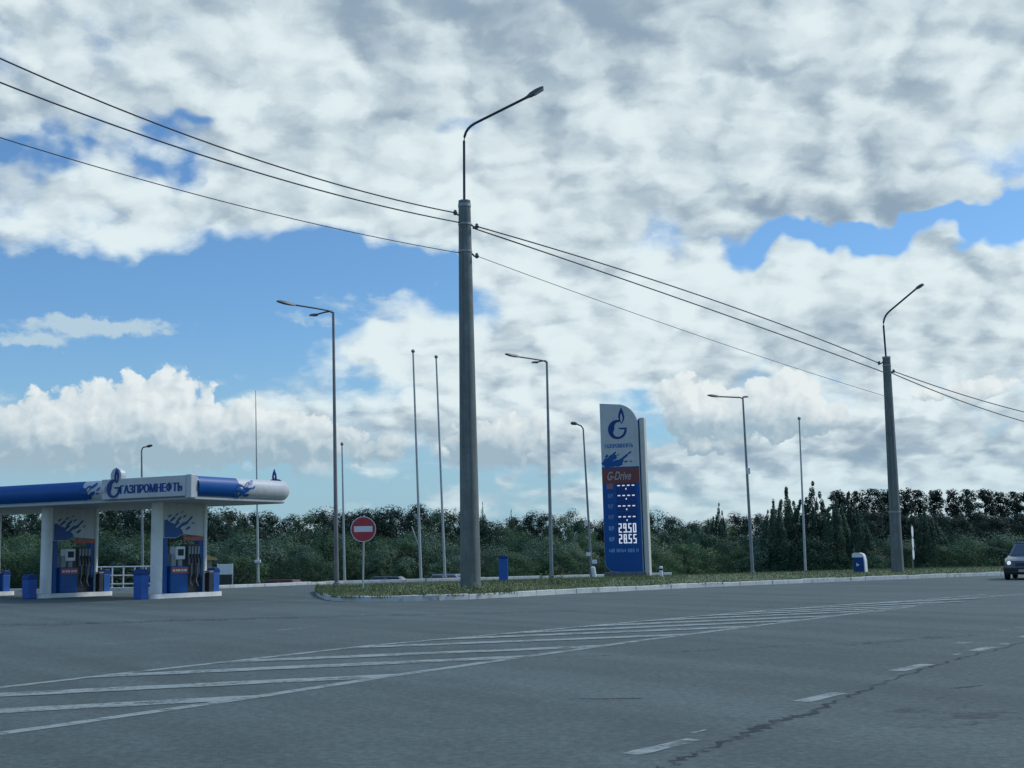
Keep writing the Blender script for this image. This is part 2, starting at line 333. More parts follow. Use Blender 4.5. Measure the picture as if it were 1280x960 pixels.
# ------------------------------------------------------------------ mesh builder
class MB:
    def __init__(s): s.v = []; s.f = []
    def add(s, vs, fs):
        o = len(s.v); s.v += [tuple(p) for p in vs]; s.f += [tuple(i + o for i in f) for f in fs]; return s
    def box(s, c, d, mtx=None):
        x, y, z = (k / 2 for k in d)
        vs = [Vector((sx * x, sy * y, sz * z)) for sz in (-1, 1) for sy in (-1, 1) for sx in (-1, 1)]
        if mtx: vs = [mtx @ p for p in vs]
        vs = [p + Vector(c) for p in vs]
        return s.add(vs, [(0, 2, 3, 1), (4, 5, 7, 6), (0, 1, 5, 4), (2, 6, 7, 3), (0, 4, 6, 2), (1, 3, 7, 5)])
    def tube(s, pts, rad, n=8, cap=True):
        pts = [Vector(p) for p in pts]
        if not isinstance(rad, (list, tuple)): rad = [rad] * len(pts)
        rings = []; up = Vector((0, 0, 1))
        for i, p in enumerate(pts):
            t = (pts[min(i + 1, len(pts) - 1)] - pts[max(i - 1, 0)]).normalized()
            u = t.cross(up)
            if u.length < 0.05: u = t.cross(Vector((1, 0, 0)))
            u.normalize(); v = t.cross(u)
            rings.append([p + (u * math.cos(2 * math.pi * k / n) + v * math.sin(2 * math.pi * k / n)) * rad[i] for k in range(n)])
        # keep the rings aligned
        vs = [p for r in rings for p in r]; fs = []
        for i in range(len(pts) - 1):
            for k in range(n):
                a, b = i * n + k, i * n + (k + 1) % n
                fs.append((a, b, b + n, a + n))
        if cap: fs += [tuple(range(n - 1, -1, -1)), tuple(range((len(pts) - 1) * n, len(pts) * n))]
        return s.add(vs, fs)
    def prism(s, poly, h0, h1, fn):
        """poly of 2-D points; fn(a, b, h) -> 3-D"""
        n = len(poly)
        vs = [fn(a, b, h0) for a, b in poly] + [fn(a, b, h1) for a, b in poly]
        fs = [tuple(range(n - 1, -1, -1)), tuple(range(n, 2 * n))] + [(i, (i + 1) % n, n + (i + 1) % n, n + i) for i in range(n)]
        return s.add(vs, fs)
    def build(s, name, m, parent=None, smooth=False, bevel=0.0, loc=None):
        me = bpy.data.meshes.new(name); me.from_pydata(s.v, [], s.f); me.update()
        me.materials.append(m)
        import bmesh
        bm = bmesh.new(); bm.from_mesh(me); bmesh.ops.recalc_face_normals(bm, faces=bm.faces); bm.to_mesh(me); bm.free()
        if smooth:
            me.polygons.foreach_set('use_smooth', [True] * len(me.polygons))
        o = bpy.data.objects.new(name, me); COL.objects.link(o)
        if parent: o.parent = parent
        if loc is not None: o.location = loc
        if bevel:
            b = o.modifiers.new('bevel', 'BEVEL'); b.width = bevel; b.segments = 2; b.limit_method = 'ANGLE'; b.angle_limit = R(40)
        if smooth and len(me.polygons) < 20000:
            try:
                me.set_sharp_from_angle(angle=R(42))
            except Exception: pass
        return o

def tag(o, label, cat, group=None, kind=None):
    if label: o['label'] = label
    if cat: o['category'] = cat
    if group: o['group'] = group
    if kind: o['kind'] = kind
    return o
def thing(name, label, cat, loc=(0, 0, 0), rz=0.0, group=None):
    o = bpy.data.objects.new(name, None); COL.objects.link(o); o.empty_display_size = 0.3
    o.location = loc; o.rotation_euler = (0, 0, rz)
    return tag(o, label, cat, group)
def struct(name, mb, m, **k):
    o = mb.build(name, m, **k); o['kind'] = 'structure'; return o

_txt = {}
def text_geo(body, size=1.0, thick=0.0, shear=0.0, space=1.0):
    cu = bpy.data.curves.new('t', 'FONT'); cu.body = body; cu.size = size; cu.offset = thick; cu.shear = shear
    cu.space_character = space; cu.resolution_u = 4
    o = bpy.data.objects.new('t', cu); COL.objects.link(o)
    bpy.context.view_layer.update()
    dg = bpy.context.evaluated_depsgraph_get()
    me = o.evaluated_get(dg).to_mesh()
    vs = [v.co.copy() for v in me.vertices]; fs = [tuple(p.vertices) for p in me.polygons]
    o.evaluated_get(dg).to_mesh_clear()
    bpy.data.objects.remove(o); bpy.data.curves.remove(cu)
    return vs, fs
def text_on(mb, body, x0, z0, width, height, fn, thick=0.0, shear=0.0):
    """fit text in the box whose lower left corner is (x0, z0); fn(a, b) -> 3-D"""
    vs, fs = text_geo(body, 1.0, thick, shear)
    xs = [v.x for v in vs]; ys = [v.y for v in vs]
    ax, bx, ay, by = min(xs), max(xs), min(ys), max(ys)
    mb.add([fn(x0 + (v.x - ax) / (bx - ax) * width, z0 + (v.y - ay) / (by - ay) * height) for v in vs], fs)

def emblem_polys():
    """flame over an open round letter, unit height, as outline pieces (outer, inner strips)"""
    quads = []
    cx, cz, r = 0.30, 0.30, 0.30
    N = 26; prev = None
    for i in range(N + 1):
        a = R(72 + (360 - 72 - 2) * i / N)
        th = 0.04 + 0.15 * math.exp(-((math.degrees(a) - 165) / 62) ** 2) + 0.035 * (i / N)
        o = (cx + r * math.cos(a), cz + r * math.sin(a)); q = (cx + (r - th) * math.cos(a), cz + (r - th) * math.sin(a))
        if prev: quads.append([prev[0], o, q, prev[1]])
        prev = (o, q)
    quads.append([(cx + 0.02, cz + 0.05), (cx + r, cz + 0.05), (cx + r, cz + 0.0), (cx + 0.10, cz + 0.0)])
    # flame: two strips that leave a pale heart
    def side(sg):
        pts_o = [(0.0, 0.0), (0.075, 0.10), (0.10, 0.22), (0.07, 0.36), (0.0, 0.52)]
        pts_i = [(0.0, 0.03), (0.03, 0.10), (0.042, 0.19), (0.03, 0.27), (0.0, 0.34)]
        for i in range(4):
            qd = [(0.44 + sg * p[0], 0.47 + p[1]) for p in (pts_o[i], pts_o[i + 1], pts_i[i + 1], pts_i[i])]
            if i == 0 or True: quads.append(qd)
    side(1); side(-1)
    return quads
EMB = emblem_polys()
def emblem_on(mb, x0, z0, hgt, fn, t0, t1):
    for q in EMB:
        mb.prism([(x0 + a * hgt, z0 + b * hgt) for a, b in q], t0, t1, fn)

def splash_on(mb, lst, fn, h0):
    """torn brush-stroke flecks: (x, z, length, width, angle)"""
    rnd = random.Random(3)
    for i, (x, z, L, W, a) in enumerate(lst):
        n = 14; pts = []
        for k in range(n):
            t = 2 * math.pi * k / n
            rr = 1 + rnd.uniform(-0.22, 0.22)
            u, v = math.cos(t) * L * rr, math.sin(t) * W * rr
            pts.append((x + u * math.cos(a) - v * math.sin(a), z + u * math.sin(a) + v * math.cos(a)))
        mb.add([fn(p, q, h0 + 0.0008 * i) for p, q in pts], [tuple(range(n))])

# ------------------------------------------------------------------ ground, road, verge
def lerp_tab(tab, x):
    if x <= tab[0][0]: return tab[0][1]
    for (a, b), (c, d) in zip(tab, tab[1:]):
        if x <= c: return b + (d - b) * (x - a) / (c - a)
    return tab[-1][1]
k1 = [G(px, py) for px, py in ((250, 736.5), (420, 729.5), (560, 726), (650, 723.5), (760, 720.5))]
FARTAB = [(-400, k1[0].y - 1), (-40, k1[0].y - 1)] + [(p.x, p.y) for p in k1] + [(14, k1[-1].y + 5), (40, k1[-1].y + 16), (120, k1[-1].y + 40), (500, k1[-1].y + 90)]
def yfar(x): return lerp_tab(FARTAB, x)
def gz(x, y):
    d = y - yfar(x) - 0.6
    if d <= 0: return -0.03
    t = min(1, d / 9.0); t = t * t * (3 - 2 * t)
    return -0.03 - 1.42 * t + 0.06 * math.sin(x * 0.31 + y * 0.17) * t

mb = MB()
xs = [-2500, -1200, -500, -200, -120] + [-80 + 2.5 * i for i in range(89)] + [160, 220, 400, 900, 2500]
ys = [-400, -60, 0, 20, 35] + [40 + 1.5 * i for i in range(54)] + [125, 135, 150, 180, 240, 400, 900, 2500, 4500]
nx = len(xs)
vs_ = [(x, y, gz(x, y)) for y in ys for x in xs]
fs_ = [(j * nx + i, j * nx + i + 1, (j + 1) * nx + i + 1, (j + 1) * nx + i) for j in range(len(ys) - 1) for i in range(nx - 1)]
mb.add(vs_, fs_)
struct('ground', mb, M['ground'], smooth=True)

kf_px = [(394, 741), (396, 744.5), (402, 748), (415, 751), (432, 752.5), (480, 752.5), (570, 750), (640, 746.5), (700, 743), (760, 740), (860, 735), (1000, 729), (1100, 725), (1200, 721), (1300, 717.5)]
kb_px = [(397, 739), (401, 738), (408, 737), (420, 735.5), (436, 734), (485, 731.5), (570, 729), (640, 727), (700, 725), (760, 723), (860, 720), (1000, 715.5), (1100, 713), (1200, 711), (1300, 708.5)]
KF = [G(*p) for p in kf_px]; KB = [G(*p) for p in kb_px]
dlast = (KF[-1] - KF[-2]).normalized()
KF.append(KF[-1] + dlast * 60); KB.append(KB[-1] + dlast * 60)

# asphalt of road and forecourt: one sheet, its far edge follows the far kerb, then the island
mb = MB()
edge = []
x = -160.0
while x < KB[9].x:
    edge.append((x, yfar(x))); x += 2.0
edge += [(p.x, p.y) for p in KB[9:]]
edge.append((400, KB[-1].y + 150))
for (a, b), (c, d) in zip(edge, edge[1:]):
    mb.add([(a, -60, 0), (c, -60, 0), (c, d, 0), (a, b, 0)], [(0, 1, 2, 3)])
struct('road', mb, M['asphalt'])

def island_pt(u, v):
    n = len(KF) - 1; i = min(int(u), n - 1); t = u - i
    a = KF[i].lerp(KF[i + 1], t); b = KB[i].lerp(KB[i + 1], t)
    p = a.lerp(b, v); p.z = 0.125 + 0.07 * math.sin(math.pi * min(1, v * 1.2)) - (0.10 * max(0, v - 0.8) / 0.2)
    return p
mb = MB(); nv = 9; nu = (len(KF) - 1) * 4
pts = [island_pt(i / 4, 0.012 + 0.988 * j / (nv - 1)) for i in range(nu + 1) for j in range(nv)]
fs_ = [(i * nv + j, (i + 1) * nv + j, (i + 1) * nv + j + 1, i * nv + j + 1) for i in range(nu) for j in range(nv - 1)]
mb.add(pts, fs_)
struct('grass_verge', mb, M['verge'], smooth=True)

def kerb_run(line, name, wdt, hgt, step, m):
    mb = MB(); rnd = random.Random(5)
    pts = []
    for a, b in zip(line, line[1:]):
        n = max(1, int((b - a).length / 0.25))
        pts += [a.lerp(b, k / n) for k in range(n)]
    pts.append(line[-1])
    acc = 0; start = 0
    for i in range(1, len(pts)):
        acc += (pts[i] - pts[i - 1]).length
        if acc >= step or i == len(pts) - 1:
            a, b = pts[start], pts[i]; d = (b - a)
            if d.length > 0.05:
                ang = math.atan2(d.y, d.x); mt = Matrix.Rotation(ang + rnd.uniform(-.012, .012), 3, 'Z')
                c = (a + b) / 2; j = rnd.uniform(-0.012, 0.012)
                nrm = Vector((-d.y, d.x, 0)).normalized()
                c2 = c + nrm * (wdt / 2 + rnd.uniform(-.012, .012))
                mb.box((c2.x, c2.y, hgt / 2 + j - 0.02), (d.length - 0.014, wdt, hgt + 0.04), mt)
            acc = 0; start = i
    return struct(name, mb, m, bevel=0.018)
kerb_run(KF, 'kerb', 0.17, 0.155, 1.0, M['kerb'])
far_line = [Vector((x, yfar(x), 0)) for x in [-60 + 1.0 * i for i in range(70)]]
kerb_run(far_line, 'kerb', 0.16, 0.13, 1.0, M['kerb'])

# painted markings (thin worn sheets)
def line_strip(mb, p0, p1, wdt, z=0.004, seg=1, jit=0.0):
    d = (p1 - p0); nrm = Vector((-d.y, d.x, 0)).normalized() * (wdt / 2)
    L = []
    for i in range(seg + 1):
        c = p0.lerp(p1, i / seg); j = random.uniform(-jit, jit); e = random.uniform(-jit, jit)
        L.append((c - nrm * (1 + j), c + nrm * (1 + e)))
    vs = [Vector((q.x, q.y, z)) for pr in L for q in pr]
    mb.add(vs, [(2 * i, 2 * i + 2, 2 * i + 3, 2 * i + 1) for i in range(seg)])
front_px = [(-60, 927), (0, 917.5), (150, 896), (320, 871.5), (480, 846.5), (640, 823.5), (800, 801), (960, 780.5), (1060, 768), (1150, 757)]
back_px = [(-60, 867.5), (0, 860), (150, 842.5), (290, 827), (460, 807.5), (640, 791.5), (800, 777), (960, 763), (1060, 756), (1150, 750), (1235, 743)]
FL = [G(*p) for p in front_px]; BL = [G(*p) for p in back_px]
mb = MB()
for a, b in zip(FL, FL[1:]): line_strip(mb, a, b, 0.165, 0.004, 6, 0.12)
for a, b in zip(BL, BL[1:]): line_strip(mb, a, b, 0.15, 0.005, 6, 0.12)
# bars between the two lines: they leave the back line and meet the front line further on
bars = [((-40, 891.5), (315, 872.5)), ((-40, 871), (515, 844)), ((105, 846.5), (668, 821)), ((300, 827), (780, 807)), ((440, 810), (868, 793.5)), ((560, 799), (945, 783.5)),
        ((655, 791), (1000, 776)), ((740, 783), (1050, 770)), ((805, 776.5), (1095, 764)), ((870, 770.5), (1125, 760.5)), ((920, 766.5), (1160, 757)), ((965, 762.5), (1200, 752.5)), ((1010, 759), (1225, 748))]
def hit(a, d, line):
    """where the straight a + t d first meets a polyline"""
    best = None
    for p, q in zip(line, line[1:]):
        e = q - p; den = d.x * e.y - d.y * e.x
        if abs(den) < 1e-9: continue
        w_ = p - a; t = (w_.x * e.y - w_.y * e.x) / den; u = (w_.x * d.y - w_.y * d.x) / den
        if -0.001 <= u <= 1.001 and t > -40: best = t if best is None else (t if abs(t) < abs(best) else best)
    return best
for k, (a, b) in enumerate(bars):
    a, b = G(*a), G(*b); d = (b - a); L = d.length; d.normalize(); nrm = Vector((-d.y, d.x, 0)); hw = 0.19
    ends = []
    for sd in (-1, 1):
        o = b + nrm * (hw * sd); t1 = hit(o, d, FL); o2 = a + nrm * (hw * sd); t0 = hit(o2, d, BL)
        e1 = o + d * (t1 if t1 is not None and abs(t1) < 14 else 0); e0 = o2 + d * (t0 if t0 is not None and abs(t0) < 14 else 0)
        ends.append((e0, e1))
    if k < 2: ends = [(a + nrm * (hw * sd), e[1]) for sd, e in zip((-1, 1), ends)]
    n = 14; vs = []
    for i in range(n + 1):
        for sd, (e0, e1) in zip((-1, 1), ends):
            p = e0.lerp(e1, i / n) + nrm * (random.uniform(-.025, .025) if 0 < i < n else 0); vs.append((p.x, p.y, 0.006 + 0.0007 * k))
    mb.add(vs, [(2 * i, 2 * i + 2, 2 * i + 3, 2 * i + 1) for i in range(n)])
struct('road_marking', mb, M['paint'])
mb = MB()
dash = [((788, 943.5), (868, 924.5), 0.14), ((1001, 877.5), (1049, 866.5), 0.16), ((1120, 839), (1160, 830.5), 0.17), ((1216, 814), (1240, 809), 0.17), ((1278, 797), (1312, 789.5), 0.17)]
for a, b, wd in dash: line_strip(mb, G(*a), G(*b), wd, 0.004, 5, 0.12)
for a, b, wd in (((866, 917), (882, 912.5), 0.035), ((1193, 819), (1199, 817), 0.08), ((1196, 805), (1207, 803), 0.2), ((1253, 806), (1258, 804), 0.1)): line_strip(mb, G(*a), G(*b), wd, 0.004, 2, 0.5)
struct('lane_marking', mb, M['paint'])
mb = MB()
for a, b, wd in (((128, 805.5), (235, 797.5), 0.16), ((342, 788.5), (402, 783), 0.2), ((500, 773), (552, 769.3), 0.16), ((1250, 789), (1300, 780.5), 0.2), ((1090, 765.5), (1180, 752), 0.3), ((1130, 754), (1290, 742), 0.45), ((20, 779), (90, 775), 0.2)): line_strip(mb, G(*a), G(*b), wd, 0.0045, 8, 0.5)
struct('lane_marking', mb, M['faintpaint'])

# the long crack along the lane joint
mb = MB(); rnd = random.Random(11)
ck = [(820, 965), (850, 950), (880, 938), (925, 921), (950, 910), (985, 898), (1010, 893), (1040, 879), (1075, 866), (1110, 851), (1160, 835), (1200, 823), (1250, 811), (1300, 798)]
wds = [.04, .05, .04, .06, .09, .10, .06, .04, .035, .04, .04, .035, .035, .03]
pts = []; 
for i in range(len(ck) - 1):
    a, b = G(*ck[i]), G(*ck[i + 1])
    for k in range(14):
        t = k / 14; p = a.lerp(b, t); wd = wds[i] * (1 - t) + wds[i + 1] * t
        off = 0.03 * math.sin(i * 2.1 + k * .9) + rnd.uniform(-1, 1) * 0.008
        n = Vector((b.y - a.y, a.x - b.x, 0)).normalized()
        s = wd * rnd.uniform(0.35, 0.75)
        pts.append((p + n * (off - s), p + n * (off + s)))
vs_ = [Vector((q.x, q.y, 0.0035)) for pr in pts for q in pr]
mb.add(vs_, [(2 * i, 2 * i + 2, 2 * i + 3, 2 * i + 1) for i in range(len(pts) - 1)])
def ragged(mb, cpx, rx, ry, ang, z, n=40, rag=0.35, seed=0):
    rr = random.Random(seed); c = G(*cpx); pts = []
    for k in range(n):
        t = 2 * math.pi * k / n; s = 1 + rr.uniform(-rag, rag)
        u, v = rx * s * math.cos(t), ry * s * math.sin(t)
        pts.append((c.x + u * math.cos(ang) - v * math.sin(ang), c.y + u * math.sin(ang) + v * math.cos(ang), z))
    mb.add([(c.x, c.y, z)] + pts, [(0, 1 + k, 1 + (k + 1) % n) for k in range(n)])
ragged(mb, (772, 873.5), 0.42, 0.035, R(-3), 0.003, 40, 0.25, 4)
ragged(mb, (1208, 859), 0.22, 0.035, R(30), 0.003, 30, 0.3, 5)
struct('road_crack', mb, M['crack'])
mb = MB()
ragged(mb, (1195, 899), 0.75, 0.30, R(35), 0.0022, 60, 0.15, 8)
ragged(mb, (1140, 800), 1.6, 0.30, R(35), 0.0024, 60, 0.15, 10)
ragged(mb, (250, 775), 9.0, 0.55, R(12), 0.0020, 80, 0.12, 12)
ragged(mb, (60, 781), 6.0, 0.5, R(20), 0.0023, 80, 0.12, 13)
ragged(mb, (900, 812), 2.2, 0.12, R(25), 0.0024, 60, 0.15, 14)
ragged(mb, (1140, 888), 0.4, 0.12, R(30), 0.0026, 50, 0.2, 9)
struct('road_patch', mb, M['patch'])

# grass blades on the verge (nobody could count them)
def blades(n, fnpt, hmin, hmax, wdt, seed):
    mb = MB(); rr = random.Random(seed)
    for _ in range(n):
        p = fnpt(rr)
        h = rr.uniform(hmin, hmax) * (1.0 if rr.random() > 0.06 else 1.9); a = rr.uniform(0, 6.283); ww = wdt * rr.uniform(0.6, 1.4)
        l = rr.uniform(0, 0.5) * h; b = rr.uniform(0, 6.283)
        dx_, dy_ = math.cos(a) * ww, math.sin(a) * ww
        mb.add([(p.x - dx_, p.y - dy_, p.z - 0.02), (p.x + dx_, p.y + dy_, p.z - 0.02), (p.x + math.cos(b) * l, p.y + math.sin(b) * l, p.z + h)], [(0, 1, 2)])
    return mb
def verge_pt(rr):
    u = rr.random() ** 0.8 * (len(KF) - 2)
    return island_pt(u, rr.uniform(0.012, 0.98) if rr.random() > .12 else rr.uniform(0.0, 0.03))
o = blades(38000, verge_pt, 0.03, 0.09, 0.02, 21).build('grass', M['grass']); o['kind'] = 'stuff'
o['label'] = 'short patchy green grass covering the kerbed roadside verge'

# ------------------------------------------------------------------ concrete street lamps and wires
def pole_line(mb, base, top, r0, r1, n=16, seg=6):
    mb.tube([base.lerp(top, i / seg) for i in range(seg + 1)], [r0 + (r1 - r0) * i / seg for i in range(seg + 1)], n)

def concrete_lamp(label, bpx, bz, tpx, r0, r1, arm_px, head_px, bands):
    B = G(*bpx, bz); yd = B.y
    t = thing('street_lamp', label, 'street lamp', B, 0, 'concrete street lamps along the road')
    T = P(*tpx, yd) - B
    mb = MB(); pole_line(mb, Vector((0, 0, -0.3)), T, r0, r1, 20, 8); mb.build('concrete_pole', M['concrete'], t, True)
    for h, kk in bands:
        f = h / T.z; c = T * f; r = r0 + (r1 - r0) * f
        mb = MB(); mb.tube([c - Vector((0, 0, kk)), c + Vector((0, 0, kk))], r + 0.014, 20); mb.build('steel_band', M['band'], t, True)
    A_ = [P(px, py, yd) - B for px, py in arm_px]
    # round the elbow
    e = A_[1]; up = (A_[0] - e).normalized() * 0.45; ou = (A_[2] - e).normalized() * 0.45
    el_ = [e + up * (1 - s) ** 2 + ou * s ** 2 for s in (0, .2, .4, .6, .8, 1)]
    mb = MB(); mb.tube([A_[0] - Vector((0, 0, 0.5)), A_[0]] + el_ + [A_[2]], 0.045, 10); mb.build('lamp_arm', M['darkmetal'], t, True)
    h0 = A_[2]; h1 = P(*head_px, yd) - B; d = (h1 - h0); L = d.length; d.normalize()
    sd = Vector((0, 1, 0)); nn = d.cross(sd).normalized()
    if nn.z < 0: nn = -nn
    mb = MB()
    prof = [(0, .05, .05), (.12, .075, .05), (.3, .12, .085), (.62, .15, .085), (.9, .13, .055), (1, .09, .03)]
    rings = []
    for s, hw, hh in prof:
        c = h0 + d * (s * L)
        rings.append([c + sd * (hw * cx) + nn * (hh * cz) for cx, cz in ((-1, -.7), (-.8, .7), (-.3, 1), (.3, 1), (.8, .7), (1, -.7))])
    vs = [p for r in rings for p in r]
    fs = [(i * 6 + k, i * 6 + (k + 1) % 6, (i + 1) * 6 + (k + 1) % 6, (i + 1) * 6 + k) for i in range(len(prof) - 1) for k in range(6)]
    fs += [tuple(range(6)), tuple(range(30, 36))]
    mb.add(vs, fs); hd = mb.build('lamp_head', M['lamp'], t, True)
    mb = MB(); mb.box(h0 + d * (0.7 * L) - nn * 0.068, (L * 0.5, 0.22, 0.03), Matrix((d, sd, nn)).transposed()); mb.build('lens', M['lampglass'], hd)
    return t, B, T
LM, BM, TM = concrete_lamp('tall grey concrete street lamp on the verge left of the price sign, nearest and largest', (588.5, 737), 0.15, (580.5, 251), 0.345, 0.205,
                        [(580.3, 250), (580, 161), (657, 122.5)], (679, 109), [(12.95, .05), (12.3, .03), (11.35, .03)])
LR, BR, TR = concrete_lamp('more distant concrete street lamp on the verge behind the oncoming car', (1122.5, 717), 0.12, (1108, 448), 0.29, 0.185,
                        [(1107.5, 447), (1103.5, 396), (1144, 362)], (1154, 355), [(10.3, .04), (9.9, .03), (2.9, .04)])
def insulator(t, p, q):
    """bracket from the pole surface p out to the insulator q"""
    mb = MB(); mb.tube([p, (p + q) / 2 + Vector((0, 0, -.05)), q], 0.03, 8); b = mb.build('wire_bracket', M['darkmetal'], t, True)
    mb = MB(); mb.tube([q + Vector((0, 0, z)) for z in (-.08, -.05, -.03, 0.0, .03, .06, .1)], [.03, .07, .05, .085, .05, .06, .03], 10); mb.build('insulator', M['porcelain'], b, True)
    return q
yM, yR = BM.y, BR.y
mL = insulator(LM, P(576, 268, yM) - BM, P(569, 266, yM) - BM)
mR = insulator(LM, P(589, 281, yM) - BM, P(596, 283, yM) - BM)
mD = insulator(LM, P(590, 317, yM) - BM, P(596, 320, yM) - BM)
rL = insulator(LR, P(1104, 452, yR) - BR, P(1099, 454, yR) - BR)
rR = insulator(LR, P(1113, 464, yR) - BR, P(1117, 464, yR) - BR)

def catenary(a, b, sag, n=28):
    return [a.lerp(b, i / n) - Vector((0, 0, sag * 4 * (i / n) * (1 - i / n))) for i in range(n + 1)]
def cable(label, pts, r):
    o_ = pts[0]; mb = MB(); mb.tube([p - o_ for p in pts], r, 6)
    ob = mb.build('overhead_wire', M['wire'], smooth=True, loc=o_)
    return tag(ob, label, 'wire', 'overhead wires strung between the street lamps')
# towards the lamp out of frame on the left: through given pixels
def span_left(a, mid_px, edge_px, ydist):
    """parabola in the vertical plane through a that passes the two pixels"""
    dirv = (BM - BR); dirv.z = 0; dirv.normalize()
    def at(px, py):
        d = ray(px, py)
        # intersect with the vertical plane through a along dirv
        nrm = Vector((-dirv.y, dirv.x, 0)); k = nrm.dot(Vector((a.x, a.y, 0))) / nrm.dot(Vector((d.x, d.y, 0)))
        p = Vector((d.x * k, d.y * k, EYE + d.z * k)); s = (p - a); s.z = 0
        return s.length, p.z
    s1, z1 = at(*mid_px); s2, z2 = at(*edge_px)
    # z = a.z + m s + c s^2
    m1, m2 = (z1 - a.z) / s1, (z2 - a.z) / s2
    c = (m2 - m1) / (s2 - s1); m = m1 - c * s1
    L = 34.0
    return [Vector((a.x + dirv.x * s, a.y + dirv.y * s, a.z + m * s + c * s * s)) for s in [L * i / 40 for i in range(41)]]
w1 = BM + mL; w2 = P(575, 280, yM) + Vector((0, -0.2, 0)); w3 = P(576, 318, yM) + Vector((0, -0.2, 0))
cable('topmost wire running left from the nearest concrete lamp', span_left(w1, (287, 188), (0, 73), 0), 0.022)
cable('middle wire running left from the nearest concrete lamp', span_left(w2, (287, 205), (0, 103), 0), 0.022)
cable('lowest, thinnest wire running left from the nearest concrete lamp', span_left(w3, (287, 254), (0, 172), 0), 0.014)
def span_px(pa, pb, midpx, n=28):
    """hang between two points so that the middle passes a pixel"""
    m = (pa + pb) / 2; d = ray(*midpx); k = m.y / d.y; z = EYE + d.z * k
    return catenary(pa, pb, m.z - z, n)
q1 = BM + mR; q2 = P(591, 285, yM); q3 = BM + mD
e1 = BR + rL; e2 = P(1106, 467, yR) + Vector((0, -.2, 0))
cable('upper of the two wires between the two concrete lamps', span_px(q1, e1, (800, 376)), 0.024)
cable('lower of the two thick wires between the two concrete lamps', span_px(q2, e2, (800, 390)), 0.024)
cable('thin slack lowest wire between the two concrete lamps', span_px(q3, P(1109, 497, yR) + Vector((0, -.2, 0)), (805, 429)), 0.011)
dirv = (BR - BM); dirv.z = 0; dirv.normalize()
def span_right(a, edge_px, sag):
    d = ray(*edge_px); nrm = Vector((-dirv.y, dirv.x, 0)); k = nrm.dot(Vector((a.x, a.y, 0))) / nrm.dot(Vector((d.x, d.y, 0)))
    p = Vector((d.x * k, d.y * k, EYE + d.z * k)); s = (p - a).length
    m = (p.z - a.z) / s
    return [a + dirv * t + Vector((0, 0, m * t + sag * (t * (t - s)))) for t in [s * 1.6 * i / 24 for i in range(25)]]
cable('upper wire running right from the more distant concrete lamp', span_right(BR + rR, (1280, 515), 0.0022), 0.024)
cable('lower wire running right from the more distant concrete lamp', span_right(P(1114, 466, yR), (1280, 527), 0.0028), 0.024)

# ------------------------------------------------------------------ slender posts and flagpoles
def arm_with_head(t, top, vec, rise, hlen, m):
    """an outreach arm from top along the level vector, then its flat head"""
    d = Vector((vec[0], vec[1], 0)); L = d.length; u = d.normalized()
    end = top + d + Vector((0, 0, rise))
    mb = MB(); mb.tube([top - Vector((0, 0, .05)), top + d * 0.12 + Vector((0, 0, rise * .35)), top + d * 0.5 + Vector((0, 0, rise * .7)), end], 0.035, 8); ar = mb.build('lamp_arm', m, t, True)
    sd = Vector((-u.y, u.x, 0)); uu = (u + Vector((0, 0, 0.10))).normalized(); nn = uu.cross(sd)
    if nn.z < 0: nn = -nn
    mb = MB(); rings = []
    prof = [(-.1, .05, .035), (.1, .09, .06), (.5, .13, .065), (.85, .11, .045), (1, .07, .02)]
    for s, hw, hh in prof:
        c = end + uu * (s * hlen)
        rings.append([c + sd * (hw * a) + nn * (hh * b) for a, b in ((-1, -.7), (-.7, .8), (.7, .8), (1, -.7))])
    mb.add([p for r in rings for p in r], [(i * 4 + k, i * 4 + (k + 1) % 4, (i + 1) * 4 + (k + 1) % 4, (i + 1) * 4 + k) for i in range(4) for k in range(4)] + [(0, 1, 2, 3), (16, 17, 18, 19)])
    mb.build('lamp_head', M['lamp'], t, True)
def post(name, label, cat, bpx, tpx, bz, r0, r1, m, group=None, cap=False, D_=None):
    B = G(*bpx, bz) if D_ is None else P(*bpx, D_)
    t = thing(name, label, cat, B, 0, group); T = P(*tpx, B.y) - B
    mb = MB(); pole_line(mb, Vector((0, 0, -0.3)), T, r0, r1, 12, 6); mb.build('pole', m, t, True)
    mb = MB(); mb.tube([Vector((0, 0, -.05)), Vector((0, 0, .12)), Vector((0, 0, .14))], [r0 * 1.5, r0 * 1.5, r0 * 1.1], 12); mb.build('base_collar', M['galv'], t, True)
    if cap:
        mb = MB(); mb.tube([T + Vector((0, 0, z)) for z in (-.04, .0, .06, .12, .15)], [r1 * 1.2, r1 * 2.2, r1 * 2.4, r1 * 1.6, .01], 10); mb.build('finial', M['galv'], t, True)
    return t, B, T
gl = 'slim lamp posts around the filling station'
t, B, T = post('lamp_post', 'tall slim lamp post with two arms, left of the red no-entry sign', 'lamp post', (421, 732), (416.5, 390), 0.14, 0.095, 0.05, M['rust_pole'], gl)
arm_with_head(t, T, (-1.45, -1.2), 0.1, 0.75, M['darkmetal']); arm_with_head(t, T, (-0.95, 1.7), 0.22, 0.75, M['darkmetal'])
t, B, T = post('lamp_post', 'slim two-armed lamp post between the blue bin and the price sign', 'lamp post', (689.5, 723), (683.5, 452), 0.14, 0.095, 0.05, M['galv'], gl)
arm_with_head(t, T, (-1.4, -1.2), 0.08, 0.75, M['darkmetal']); arm_with_head(t, T, (-0.45, 1.5), 0.2, 0.7, M['darkmetal'])
t, B, T = post('lamp_post', 'leaning thin lamp post with one arm and white boxes beside the price sign', 'lamp post', (740, 721), (729, 536), 0.1, 0.07, 0.04, M['galv'], gl)
mb = MB(); mb.tube([T, T + Vector((-.1, 0, .15)), T + Vector((-.35, 0, .26))], 0.035, 8); mb.build('lamp_arm', M['darkmetal'], t, True)
